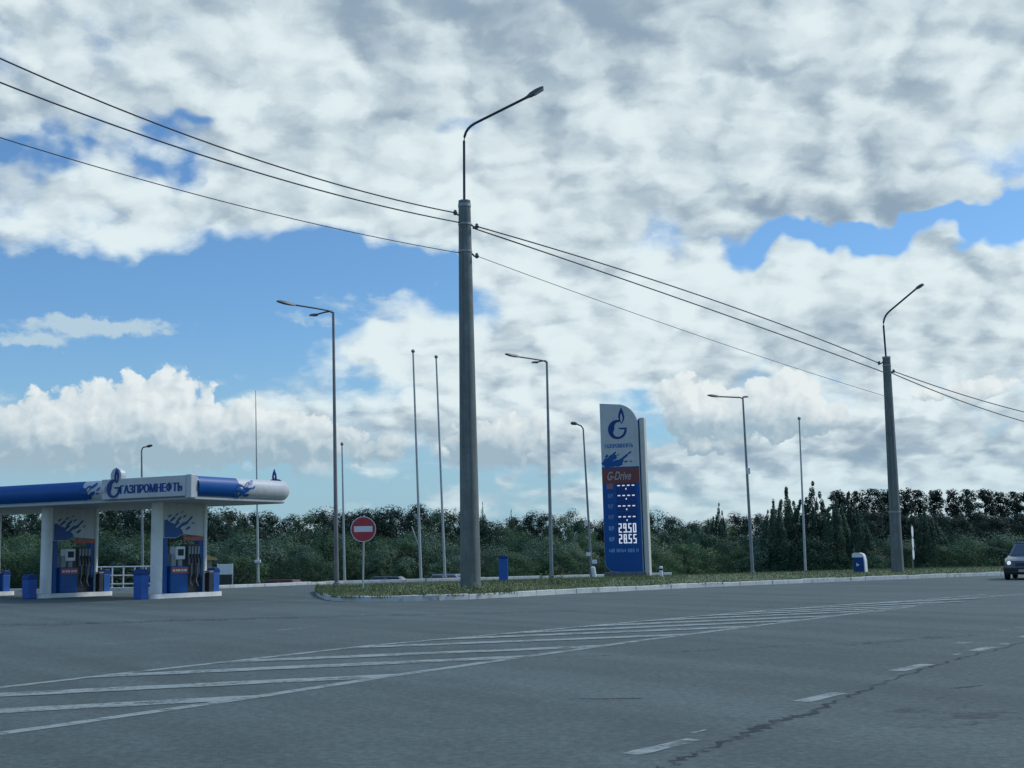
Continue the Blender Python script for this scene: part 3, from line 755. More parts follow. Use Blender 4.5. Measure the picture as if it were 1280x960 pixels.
mb = MB(); mb.tube([T + Vector((-.3, 0, .25)), T + Vector((-.4, 0, .28)), T + Vector((-.58, 0, .30)), T + Vector((-.65, 0, .3))], [.04, .09, .09, .02], 10); mb.build('lamp_head', M['lamp'], t, True)
for f, sx, sz, off in ((0.36, .16, .30, -.14), (0.15, .22, .18, -.12), (0.10, .26, .2, .16), (0.05, .2, .2, .1)):
    mb = MB(); mb.box(T * f + Vector((off, -.08, 0)), (sx, .16, sz)); mb.build('junction_box', M['signwhite'], t, bevel=.02)
t, B, T = post('lamp_post', 'slim lamp post with arms to both sides, right of the price sign', 'lamp post', (941, 718), (928.5, 497), 0.12, 0.09, 0.045, M['galv'], gl)
arm_with_head(t, T, (-1.35, -0.6), 0.0, 0.6, M['darkmetal']); arm_with_head(t, T, (0.25, 0.7), 0.12, 0.45, M['darkmetal'])
mb = MB(); mb.box(T * 0.58 + Vector((.05, -.1, 0)), (.18, .14, .3)); mb.build('junction_box', M['signwhite'], t, bevel=.02)
t, B, T = post('lamp_post', 'short thin post close behind the tall two-armed lamp', 'lamp post', (431, 728), (427.5, 556), 0.0, 0.07, 0.035, M['pale_pole'], gl, True)
B = Vector((0, 0, 0)); pb = P(179, 735, 82); pb.z = gz(pb.x, pb.y)
t = thing('lamp_post', 'distant lamp post rising behind the station canopy sign', 'lamp post', pb, 0, gl); T = P(177, 563, 82) - pb
mb = MB(); pole_line(mb, Vector((0, 0, -.3)), T, .11, .05, 12, 6); mb.build('pole', M['galv'], t, True)
mb = MB(); mb.tube([T, T + Vector((.08, 0, .18)), T + Vector((.35, 0, .24))], .04, 8); mb.build('lamp_arm', M['darkmetal'], t, True)
mb = MB(); mb.tube([T + Vector((.3, 0, .23)), T + Vector((.4, 0, .25)), T + Vector((.6, 0, .3)), T + Vector((.68, 0, .3))], [.04, .09, .08, .02], 10); mb.build('lamp_head', M['lamp'], t, True)
t, B, T = post('antenna_mast', 'hair-thin pale antenna mast beyond the right end of the canopy', 'mast', (323, 730), (319.5, 488), 0.0, 0.07, 0.016, M['pale_pole'])
mb = MB(); mb.box(T * 0.115 + Vector((0, -.09, 0)), (.3, .18, .14)); mb.build('junction_box', M['signwhite'], t, bevel=.02)
gf = 'empty flagpoles beside the filling station'
t, B, T = post('flagpole', 'bare flagpole with a stub strut, left one of the close pair', 'flagpole', (526.5, 726), (516.3, 440), 0.0, 0.075, 0.045, M['pale_pole'], gf, True)
mb = MB(); mb.tube([T * 0.135, T * 0.235 + Vector((-.4, 0, 0))], .03, 8); mb.build('strut', M['pale_pole'], t, True)
post('flagpole', 'bare flagpole just left of the nearest concrete lamp', 'flagpole', (556.5, 724), (545.2, 447), 0.0, 0.075, 0.045, M['pale_pole'], gf, True)
post('flagpole', 'bare grey flagpole standing before the tall poplars', 'flagpole', (1007, 716), (999, 524), 0.0, 0.075, 0.04, M['pale_pole'], gf, True)

# ------------------------------------------------------------------ no-entry sign
B = G(453.5, 738, 0.16)
t = thing('no_entry_sign', 'round red no-entry sign with a white bar on a thin post', 'road sign', B)
T = P(455, 644, B.y) - B
mb = MB(); mb.tube([Vector((0, 0, -.2)), T], .03, 10); mb.build('post', M['pale_pole'], t, True)
c = P(454.3, 661.5, B.y) - B
def disc(r, y0, y1, n=40): 
    return MB().prism([(r * math.cos(2 * math.pi * k / n), r * math.sin(2 * math.pi * k / n)) for k in range(n)], y0, y1, lambda a, b, h: c + Vector((a, h, b)))
disc(.425, -.045, -.035).build('rim', M['signwhite'], t)
disc(.40, -.052, -.0455).build('disc', M['signred'], t)
mb = MB(); mb.box(c + Vector((0, -.056, .005)), (.62, .006, .19)); mb.build('white_bar', M['signwhite'], t)

# ------------------------------------------------------------------ small things on the verge
B = G(629.5, 727, 0.12)
t = thing('waste_bin', 'blue upright waste bin on the grass right of the nearest concrete lamp', 'bin', B)
mb = MB(); mb.box((0, 0, .5), (.40, .40, 1.0)); mb.build('body', M['bluebin'], t, bevel=.04)
mb = MB(); mb.prism([(-.215, 1.0), (.215, 1.0), (.215, 1.06), (.12, 1.12), (-.12, 1.12), (-.215, 1.06)], -.215, .215, lambda a, b, h: (a, h, b)); mb.build('lid', M['navy'], t, bevel=.015)
B = G(826.5, 722, 0.14)
t = thing('bollard', 'short white bollard on the grass right of the price sign', 'bollard', B)
mb = MB(); mb.tube([(0, 0, -.1), (0, 0, .46), (.0, 0, .5), (0, 0, .52)], [.085, .085, .07, .02], 14); mb.build('post', M['signwhite'], t, True)
mb = MB(); mb.tube([(0, 0, .33), (0, 0, .41)], .089, 14); mb.build('black_band', M['black'], t, True)
B = G(742.5, 722.5, 0.12)
t = thing('bollard', 'short leaning white bollard at the foot of the leaning lamp post', 'bollard', B)
mb = MB(); mb.tube([(0.05, 0, -.1), (-.04, 0, .50), (-.045, 0, .54)], [.11, .10, .05], 14); mb.build('post', M['signwhite'], t, True)
B = G(1075, 717, 0.12)
t = thing('display_bin', 'blue box with a rounded white hood on the verge left of the distant concrete lamp', 'bin', B, R(-28))
mb = MB(); mb.box((0, 0, .42), (.5, .42, .84)); bd = mb.build('body', M['navy'], t, bevel=.02)
prof = [(-.29, .78), (-.29, .95), (-.2, 1.0), (.05, 1.0), (.2, .95), (.27, .84), (.31, .6), (.33, .0), (.28, .0), (.26, .6), (.24, .78)]
mb = MB(); mb.prism(prof, -.235, .235, lambda a, b, h: (a, h, b)); mb.build('hood', M['signwhite'], t)
mb = MB(); mb.prism([(-.1, .35), (.06, .42), (-.1, .52)], -.222, -.218, lambda a, b, h: (a, h, b)); mb.build('arrow_mark', M['signwhite'], bd)
B = G(1141.5, 713.5, 0.05)
t = thing('road_sign_post', 'thin post with three white road signs seen almost edge-on', 'road sign', B)
hT = (P(1139, 655, B.y) - B)
mb = MB(); mb.tube([Vector((0, 0, -.2)), hT], .03, 8); mb.build('post', M['galv'], t, True)
for k, (py, hh) in enumerate(((664.5, .32), (679, .32), (692.5, .31))):
    cpt = P(1139.5 + k * 0.7, py, B.y) - B
    mt = Matrix.Rotation(R(64), 3, 'Z')
    pts = [(hh * math.cos(2 * math.pi * i / 28), hh * math.sin(2 * math.pi * i / 28)) for i in range(28)]
    mb = MB(); mb.prism(pts, -.045, -.03, lambda a, b, h: cpt + mt @ Vector((a, h, b))); mb.build('sign_plate', M['signwhite'], t)

# ------------------------------------------------------------------ price sign
B = G(783, 719.5, 0.1)
YAW = R(-20)
t = thing('price_sign', 'tall blue and white fuel price sign with a flame emblem and lit prices', 'price sign', B, YAW)
TOP = (P(751, 504, B.y) - B).z
Wd = 2.05; xl, xr = -Wd / 2 - 0.05, Wd / 2 - 0.05
lean = 0.012
def front(off): return lambda a, b, h=0: Vector((a - b * lean, -off + h, b))
# outline: square upper left, big round upper right, round lower left
pts = [(xr, 0.12), (xr, TOP - 1.25)]
for i in range(13):
    a = R(0 + 78 * i / 12); pts.append((xr - 1.15 + 1.15 * math.cos(a), TOP - 1.25 + 1.17 * math.sin(a)))
pts += [(xl, TOP)]
for i in range(9):
    a = R(180 + 80 * i / 8); pts.append((xl + .55 + .55 * math.cos(a), .75 + .55 * math.sin(a)))
white_from = TOP - 3.42
mb = MB(); mb.prism(pts, -.22, .22, lambda a, b, h: Vector((a - b * lean, h, b))); body = mb.build('panel_body', M['white'], t)
# blue price field, sheet just proud of the face
zf = -.22
fieldp = [(xr - .01, .14), (xr - .01, white_from), (xl + .012, white_from)]
for i in range(9):
    a = R(180 + 80 * i / 8); fieldp.append((xl + .56 + .545 * math.cos(a), .76 + .545 * math.sin(a)))
mb = MB(); mb.prism(fieldp, zf - .012, zf - .004, lambda a, b, h: Vector((a - b * lean, h, b))); fld = mb.build('price_field', M['blue'], t)
zo = TOP - 3.5; 
mb = MB(); mb.prism([(xl + .012, zo - .78), (xr - .011, zo - .78), (xr - .011, zo - .005), (xl + .012, zo - .005)], zf - .022, zf - .0135, lambda a, b, h: Vector((a - b * lean, h, b))); ob_ = mb.build('orange_band', M['orange'], t)
mb = MB(); text_on(mb, 'G-Drive', xl + .3, zo - .62, 1.3, .46, lambda a, b: Vector((a - b * lean, zf - .026, b)), 0.015, 0.35); mb.build('lettering', M['silver'], ob_)
mb = MB(); emblem_on(mb, xl + .42, TOP - 1.95, 1.72, lambda a, b, h: Vector((a - b * lean, h, b)), zf - .012, zf - .003); mb.build('emblem', M['navy'], t)
mb = MB(); [text_on(mb, 'ГАЗПРОМНЕФТЬ', xl + .2 + q * .012, TOP - 2.42, 1.53, .24, lambda a, b, q=q: Vector((a - b * lean, zf - .004 - .001 * q, b)), 0.0) for q in range(4)]; mb.build('lettering', M['faint'], t)
mb = MB()
sp = [(xl + .28, TOP - 3.18, .26, .24, .1), (xl + .55, TOP - 2.98, .34, .17, .6), (xl + .72, TOP - 3.25, .48, .15, .25), (xl + .30, TOP - 2.82, .10, .06, .6), (xl + .7, TOP - 2.72, .14, .05, .7),
      (xl + 1.05, TOP - 3.08, .26, .07, .6), (xl + 1.3, TOP - 2.88, .22, .06, .65), (xl + 1.55, TOP - 2.70, .13, .04, .6), (xl + 1.35, TOP - 3.15, .10, .04, .3), (xl + 1.62, TOP - 3.15, .08, .03, .1), (xl + .93, TOP - 2.78, .07, .03, .4), (xl + .95, TOP - 3.33, .20, .06, .3)]
splash_on(mb, sp, lambda a, b, h: Vector((a - b * lean, h, b)), zf - .016); mb.build('splash_print', M['blue'], t)
# digits
SEG = {'a': ((0, 1), (1, 1)), 'b': ((1, 1), (1, .5)), 'c': ((1, .5), (1, 0)), 'd': ((0, 0), (1, 0)), 'e': ((0, .5), (0, 0)), 'f': ((0, 1), (0, .5)), 'g': ((0, .5), (1, .5))}
DIG = {'2': 'abged', '9': 'abcdfg', '5': 'afgcd', '0': 'abcdef', '8': 'abcdefg', '-': 'g'}
def digit(mb, ch, x0, z0, wd, hg, th, k0):
    for i, s in enumerate(DIG[ch]):
        (a0, b0), (a1, b1) = SEG[s]
        x1, x2 = sorted((x0 + a0 * wd, x0 + a1 * wd)); z1, z2 = sorted((z0 + b0 * hg, z0 + b1 * hg))
        e = th / 2
        poly = [(x1 - e, z1 - e * .6), (x1 - e * .6, z1 - e), (x2 + e * .6, z1 - e), (x2 + e, z1 - e * .6), (x2 + e, z2 + e * .6), (x2 + e * .6, z2 + e), (x1 - e * .6, z2 + e), (x1 - e, z2 + e * .6)]
        mb.prism(poly, k0 - .006 - i * .0009, k0, lambda a, b, h: Vector((a - b * lean, h, b)))
rows = [('--.--', 607), ('--.--', 619.5), ('--.--', 632.5), ('--.--', 646), ('29.50', 660), ('28.55', 673.5)]
icons = [M['pinkprint'], M['faint'], M['faint'], M['faint'], M['lightblue'], M['lightblue']]
for k, (txt, py) in enumerate(rows):
    zc = (P(785, py, B.y) - B).z
    mb = MB(); pos = [xl + .90, xl + 1.155, xl + 1.425, xl + 1.68]; chs = [ch for ch in txt if ch != '.']
    hg = .42 if k >= 4 else .3
    mb.prism([(xl + .74, zc - .26), (xl + 1.84, zc - .26), (xl + 1.84, zc + .25), (xl + .74, zc + .25)], zf - .0165, zf - .0125, lambda a, b, h: Vector((a - b * lean, h, b))); dp = mb.build('price_display', M['navy'], t)
    for x, ch in zip(pos, chs):
        mb = MB(); digit(mb, ch, x - .055 if ch != '-' else x - .045, zc - hg / 2, .115 if ch != '-' else .09, hg, .060, zf - .0175); mb.build('digit', M['led'], dp)
    mb = MB(); mb.box(Vector((xl + 1.29 - (zc - .2) * lean, zf - .0205, zc - (.18 if k < 4 else .205))), (.06, .006, .085 if k < 4 else .06)); mb.build('decimal_point', M['led'], dp)
    mb = MB(); x0 = xl + .28
    if k == 0: mb.box(Vector((x0 + .14 - zc * lean, zf - .016, zc)), (.34, .006, .34))
    else:
        mb.box(Vector((x0 + .06 - zc * lean, zf - .016, zc)), (.12, .006, .2)); mb.box(Vector((x0 + .22 - zc * lean, zf - .0162, zc + .03)), (.12, .006, .16)); mb.box(Vector((x0 + .14 - zc * lean, zf - .0175, zc - .09)), (.2, .004, .05))
    mb.build('fuel_mark', icons[k], t)
zc = (P(785, 688, B.y) - B).z; mb = MB()
rr = random.Random(2); x = xl + .25
while x < xr - .2:
    wd = rr.choice((.06, .09, .11, .05)); hh = rr.uniform(.13, .2)
    mb.box(Vector((x + wd / 2 - zc * lean, zf - .016, zc + rr.uniform(-.02, .02))), (wd, .006, hh)); x += wd + rr.choice((.025, .03, .10))
mb.build('small_print', M['faint'], t).active_material = M['lightblue']
# supporting column on the right
mb = MB(); zt = (P(800, 523, B.y) - B).z
cx = xr + .26
mb.prism([(cx - .20, -.1), (cx + .06, -.1), (cx + .06, zt), (cx - .20, zt)], -.1, .34, lambda a, b, h: Vector((a - b * lean, h, b))); mb.build('support_column', M['beige'], t, bevel=.03)
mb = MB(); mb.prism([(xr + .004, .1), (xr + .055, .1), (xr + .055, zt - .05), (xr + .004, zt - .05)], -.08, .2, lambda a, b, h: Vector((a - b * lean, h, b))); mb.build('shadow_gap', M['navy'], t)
mb = MB(); mb.box((.05, .05, .05), (2.3, .9, .3)); mb.build('plinth', M['concrete'], t, bevel=.02)

# ------------------------------------------------------------------ filling station
SA = math.radians(60.0)                  # local x runs away along the road, local y runs left
C0 = Vector((-10.3, 42.2, 0))
ZB, ZT = 3.20, 3.93
LEN = 5.1; WID = 17.0
can = thing('station_canopy', 'white and blue filling station canopy on paired panel columns', 'canopy', C0, SA)
def bulge(n=9, out_=0.16):
    return [(out_ * math.sin(math.pi * i / (n - 1)) ** 0.7, ZB + .10 + (ZT - ZB - .10) * i / (n - 1)) for i in range(n)]
def deck(e, r):
    return [(e, e), (LEN - r, e)] + [(LEN - r + (r - e) * math.sin(R(a)), r - (r - e) * math.cos(R(a))) for a in range(10, 91, 10)] + [(LEN - e, WID - e), (e, WID - e)]
mb = MB(); mb.prism(deck(.06, .78), ZB + .06, ZB + .60, lambda a, b, h: (a, b, h)); mb.build('roof_slab', M['white'], can)
mb = MB(); mb.prism(deck(.005, .76), ZB - .02, ZB + .055, lambda a, b, h: (a, b, h)); mb.build('soffit', M['soffit'], can, bevel=.02)
def fascia(name, m, path, parent):
    """bulged strip whose foot follows the path of (x, y, outward normal)"""
    pr = bulge(); mb = MB(); n = len(pr)
    vs = [Vector((x + nx * o_, y + ny * o_, z)) for (x, y, nx, ny) in path for o_, z in pr]
    fs = [(i * n + j, (i + 1) * n + j, (i + 1) * n + j + 1, i * n + j + 1) for i in range(len(path) - 1) for j in range(n - 1)]
    mb.add(vs, fs); return mb.build(name, m, parent, True)
# near side (faces the road user): blue part, white part with the letters
fascia('blue_fascia', M['blue'], [(0, y, -1, 0) for y in (4.75, 8, 12, WID)], can)
fascia('white_fascia', M['white'], [(0, y, -1, 0) for y in (3.7, 4.2, 4.75)], can)
mb = MB(); mb.box((-.02, 2.0, (ZB + ZT) / 2 + .05), (.22, 3.75, ZT - ZB - .06)); sp_ = mb.build('sign_board', M['white'], can, bevel=.02)
mb = MB(); mb.box((.06, .04, (ZB + ZT) / 2 + .03), (.30, .26, ZT - ZB + .02)); mb.build('corner_post', M['white'], can, bevel=.02)
# far-right side: blue, then white that turns round the far corner
fascia('blue_fascia', M['blue'], [(x, 0, 0, -1) for x in (.22, 1.0, 2.1)], can)
rc = .75
path = [(x, 0, 0, -1) for x in (2.1, 3.0, LEN - rc)] + [(LEN - rc + rc * math.sin(R(a)), rc - rc * math.cos(R(a)), math.sin(R(a)), -math.cos(R(a))) for a in range(10, 91, 10)] + [(LEN, 4, 1, 0), (LEN, WID, 1, 0)]
fascia('white_fascia', M['white'], path, can)
mb = MB()
def nf(a, b, h): return Vector((-.132 - h, -a, b))          # on the near sign board; a runs right as seen from the road
[text_on(mb, 'ГАЗПРОМНЕФТЬ', -3.02 + q * .022, ZB + .23, 2.74, .31, lambda a, b, q=q: nf(a, b, .004 + .001 * q), 0.006) for q in range(3)]; mb.build('lettering', M['navy'], sp_)
mb = MB(); emblem_on(mb, -3.62, ZB + .12, 1.02, nf, .003, .03); mb.build('emblem', M['navy'], sp_)
mb = MB(); pl_ = [(-3.2 + .25 * math.cos(R(a)) - .02, ZB + .85 + .26 * math.sin(R(a))) for a in range(0, 360, 20)]
mb.prism(pl_, -.2, -.001, nf); mb.build('emblem_plate', M['white'], sp_)
mb = MB()   # far emblem, seen above the roof edge
emblem_on(mb, -.55, ZT - .45, .95, lambda a, b, h: Vector((LEN - .1 + h, .95 + a, b)), 0, .04); mb.build('emblem', M['navy'], can)
mb = MB(); mb.prism([(-.35, ZT - .2), (.2, ZT - .2), (.1, ZT + .1), (-.2, ZT + .22)], .045, .07, lambda a, b, h: Vector((LEN - .1 + h, .95 + a, b))); mb.build('emblem_plate', M['white'], can)
mb = MB(); zz0 = (ZB + ZT) / 2 + .05
def bul(z): 
    k = (z - ZB - .10) / (ZT - ZB - .10); return .16 * max(0, math.sin(math.pi * min(1, max(0, k)))) ** .7
splash_on(mb, [(-4.72, zz0 - .1, .22, .20, .3), (-4.5, zz0 + .02, .22, .09, .6), (-4.35, zz0 - .15, .2, .06, .4), (-4.2, zz0 + .16, .14, .05, .6), (-4.0, zz0 + .02, .10, .03, .6), (-4.05, zz0 - .12, .08, .025, .2), (-4.55, zz0 - .24, .2, .06, .1)],
          lambda a, b, h: Vector((-bul(b) - .012 - h, -a, b)), 0); mb.build('splash_print', M['blue'], can)
mb = MB()
splash_on(mb, [(2.12, zz0 - .1, .24, .22, .3), (2.36, zz0 - .12, .26, .10, .5), (2.48, zz0 + .08, .2, .07, .6), (2.72, zz0 + .2, .15, .05, .5), (2.8, zz0 + .02, .09, .03, .5), (2.62, zz0 - .02, .09, .03, .4), (2.5, zz0 - .24, .16, .05, .1)],
          lambda a, b, h: Vector((a, -bul(b) - .012 - h, b)), 0); mb.build('splash_print', M['blue'], can)
# paired columns with printed panels
ZI = 0.15
def rounded_bar(mb, x0, x1, y0, y1, z0, z1, r, n=6):
    pts = []
    for cx_, cy_, a0 in ((x1 - r, y1 - r, 0), (x0 + r, y1 - r, 90), (x0 + r, y0 + r, 180), (x1 - r, y0 + r, 270)):
        pts += [(cx_ + r * math.cos(R(a0 + 90 * i / n)), cy_ + r * math.sin(R(a0 + 90 * i / n))) for i in range(n + 1)]
    mb.prism(pts, z0, z1, lambda a, b, h: (a, b, h))
PY = [2.45, 2.45 + 5.35, 2.45 + 10.7]
for k, y0 in enumerate(PY):
    y1 = y0 + .36
    mb = MB(); rounded_bar(mb, 1.0, 1.38, y0 - .02, y1 + .02, ZI, ZB - .02, .185); mb.build('column', M['whitecol'], can, True)
    mb = MB(); rounded_bar(mb, 3.27, 3.42, y0 - .01, y1 + .01, ZI, ZB - .02, .05); mb.build('column', M['whitecol'], can, True)
    mb = MB(); mb.prism([(1.36, 2.0), (1.95, 2.0), (2.3, 2.14), (3.28, 2.06), (3.28, ZB - .025), (1.36, ZB - .025)], y0 + .05, y1 - .05, lambda a, b, h: (a, h, b)); pn = mb.build('printed_panel', M['white'], can)
    def pf(a, b, h): return Vector((a, y0 + .046 - h, b))
    mb = MB()
    mb.add([pf(a, b, .003) for a, b in ((1.385, 2.02), (1.95, 2.02), (2.28, 2.15), (2.2, 2.30), (1.92, 2.36), (1.8, 2.50), (1.62, 2.52), (1.52, 2.62), (1.385, 2.60))], [tuple(range(9))])
    splash_on(mb, [(1.9, 2.44, .24, .05, .55), (2.15, 2.40, .28, .055, .6), (1.75, 2.62, .16, .045, .6), (2.06, 2.64, .17, .04, .65), (2.42, 2.52, .20, .045, .6), (2.62, 2.68, .13, .035, .65), (2.32, 2.74, .10, .03, .6), (1.62, 2.74, .09, .03, .5), (1.95, 2.80, .10, .025, .6), (2.5, 2.34, .14, .04, .45), (2.75, 2.52, .08, .025, .5), (2.2, 2.88, .07, .02, .6)], pf, 0.005)
    mb.build('splash_print', M['blue'], pn)
    mb = MB(); mb.box((1.47, y0 + .18, (ZI + 2.0) / 2), (.2, .25, 2.0 - ZI)); mb.build('blue_pilaster', M['blue'], can, bevel=.01)
    mb = MB(); mb.box((3.17, y0 + .18, (ZI + 2.05) / 2), (.2, .25, 2.05 - ZI)); mb.build('blue_pilaster', M['blue'], can, bevel=.01)
    mb = MB(); mb.box((2.78, y0 + .042, 1.985), (.98, .02, .13)); mb.build('red_strip', M['redprint'], can)
# islands, dispensers, bins: things of their own that stand under the canopy
def W(x, y, z=0.0):
    c, s = math.cos(SA), math.sin(SA)
    return Vector((C0.x + x * c - y * s, C0.y + x * s + y * c, z))
WHERE = ['at the right pair of canopy columns', 'at the left pair of canopy columns', 'cut off at the left picture edge']
for k, y0 in enumerate(PY):
    t = thing('fuel_island', 'white painted fuel island kerb ' + WHERE[k], 'fuel island', W(0, y0), SA, 'fuel islands under the canopy')
    mb = MB(); rounded_bar(mb, .55, 4.0, -.32, .62, -.02, ZI - .001, .3); mb.build('island_kerb', M['island'], t, True)
    mb = MB(); rounded_bar(mb, .68, 3.87, -.2, .5, ZI - .001, ZI + .004, .2); mb.build('island_top', M['grey'], t)
    if k == 2: continue
    t = thing('fuel_dispenser', 'blue fuel dispenser with hoses and a small screen ' + WHERE[k], 'fuel dispenser', W(1.62, y0 - .06, ZI + .004), SA, 'fuel dispensers under the canopy')
    mb = MB(); mb.box((.42, .24, .45), (.82, .44, .9)); bd = mb.build('cabinet', M['blue'], t, bevel=.03)
    mb = MB(); mb.box((.42, .012, .76), (.78, .02, .20)); rs = mb.build('red_band', M['redprint'], bd)
    mb = MB()
    for xx, ww in ((.12, .1), (.25, .08), (.36, .11), (.52, .09), (.66, .12)): mb.box((xx + .02, -.001, .76), (ww, .006, .07))
    mb.build('band_print', M['signwhite'], rs)
    mb = MB(); mb.box((.22, .24, 1.1), (.22, .3, .42)); mb.build('stem', M['grey'], t, bevel=.02)
    mb = MB(); mb.box((.52, .2, 1.0), (.2, .24, .22)); mb.build('card_reader', M['grey'], t, bevel=.02)
    mb = MB(); mb.box((.50, .2, 1.34), (.44, .30, .44)); hd = mb.build('display_head', M['signwhite'], t, bevel=.03)
    mb = MB(); mb.box((.50, .047, 1.36), (.27, .012, .22)); mb.build('screen', M['black'], hd)
    mb = MB(); mb.box((1.17, .28, .82), (.62, .34, 1.64)); rk = mb.build('hose_cabinet', M['darkmetal'], t, bevel=.02)
    for i in range(4):
        xx = .95 + .145 * i
        mb = MB(); mb.box((xx, .09, 1.25), (.085, .05, .62)); hb = mb.build('nozzle_boot', M['grey'], rk, bevel=.01)
        mb = MB(); mb.tube([(xx, .05, 1.30), (xx + .01, .0, 1.12), (xx, -.03, .98)], [.025, .032, .03], 8); mb.build('nozzle', M['black'], t, True)
        mb = MB(); mb.tube([(xx, -.03, .98), (xx - .03, -.06, .6), (xx - .02, -.07, .28), (xx + .04, -.03, .22), (xx + .06, .08, .35), (xx + .06, .085, .62)], .018, 8); mb.build('hose', M['black'] if i % 2 else M['grey'], t, True)
bins = [(.36, PY[0] + .02, 0.38, .98, 'blue waste bin at the near end of the right fuel island'), (3.68, PY[0] - .05, 0.34, .82, 'small blue waste bin at the far end of the right fuel island'),
        (.36, PY[1] + .02, 0.38, .84, 'blue waste bin at the near end of the left fuel island'), (3.68, PY[1] - .05, 0.34, .80, 'small blue waste bin at the far end of the left fuel island'),
        (3.60, PY[2] + .0, 0.36, .8, 'blue waste bin partly cut off at the left picture edge')]
for x, y, s, h, lab in bins:
    onisl = x > .55
    t = thing('waste_bin', lab, 'bin', W(x, y, ZI + .004 if onisl else 0), SA, 'blue waste bins on the fuel islands')
    mb = MB(); mb.prism([(-s / 2 * .86, 0), (s / 2 * .86, 0), (s / 2, h * .8), (-s / 2, h * .8)], -s * .45, s * .45, lambda a, b, hh: (a, hh, b)); mb.build('body', M['bluebin'], t, bevel=.02)
    mb = MB(); mb.prism([(-s * .53, h * .8), (s * .53, h * .8), (s * .53, h * .86), (s * .3, h), (-s * .3, h), (-s * .53, h * .86)], -s * .48, s * .48, lambda a, b, hh: (a, hh, b)); mb.build('lid', M['navy'], t, bevel=.015)
for k in (0, 1):
    t = thing('water_stand', 'narrow grey service box beside the small blue bin ' + WHERE[k], 'service box', W(3.34, PY[k] - .17, ZI + .004), SA, 'grey service boxes on the fuel islands')
    mb = MB(); mb.box((.0, 0, .33), (.2, .2, .66)); mb.build('body', M['darkmetal'], t, bevel=.02)
    mb = MB(); mb.box((0, 0, .69), (.22, .22, .05)); mb.build('cap', M['grey'], t, bevel=.01)
# white railing behind the station
a = G(112, 737.5); b = G(196, 736.5)
t = thing('metal_railing', 'white tubular railing behind the left fuel island', 'railing', a, math.atan2(b.y - a.y, b.x - a.x))
L = (b - a).length
for z in (.25, .62, 1.0):
    mb = MB(); mb.tube([(0, 0, z), (L, 0, z)], .028, 8); mb.build('rail', M['signwhite'], t, True)
n = 6
for i in range(n + 1):
    mb = MB(); mb.tube([(L * i / n, 0, -.1), (L * i / n, 0, 1.03)], .032, 8); mb.build('post', M['signwhite'], t, True)
# notice board
B = G(281, 732)
t = thing('notice_board', 'white notice board on two thin posts right of the station', 'notice board', B, R(6))
for x in (-.36, .36): 
    mb = MB(); mb.tube([(x, 0, -.1), (x, 0, 1.06)], .025, 8); mb.build('post', M['pale_pole'], t, True)
mb = MB(); mb.box((0, -.03, .78), (.74, .03, .5)); mb.build('board', M['signwhite'], t, bevel=.01)
mb = MB(); mb.box((-.03, -.03, .27), (.66, .03, .5)); mb.build('lower_panel', M['darkmetal'], t, bevel=.01)
# hut
hp = P(243, 690, 84); hp.z = gz(hp.x, hp.y)
t = thing('hut', 'small hut with an ochre roof behind the right fuel dispenser', 'hut', hp, R(18))
mb = MB(); mb.box((0, 0, 1.3), (2.0, 2.0, 2.6)); mb.build('wall', M['hutwall'], t)
mb = MB(); mb.prism([(-1.35, 2.62), (1.35, 2.62), (1.3, 2.72), (0, 3.25), (-1.3, 2.72)], -1.3, 1.3, lambda a, b, h: (a, h, b)); mb.build('roof', M['yellow'], t)
mb = MB(); mb.box((.3, -1.012, 1.5), (.7, .03, .8)); mb.build('window', M['glass'], t)

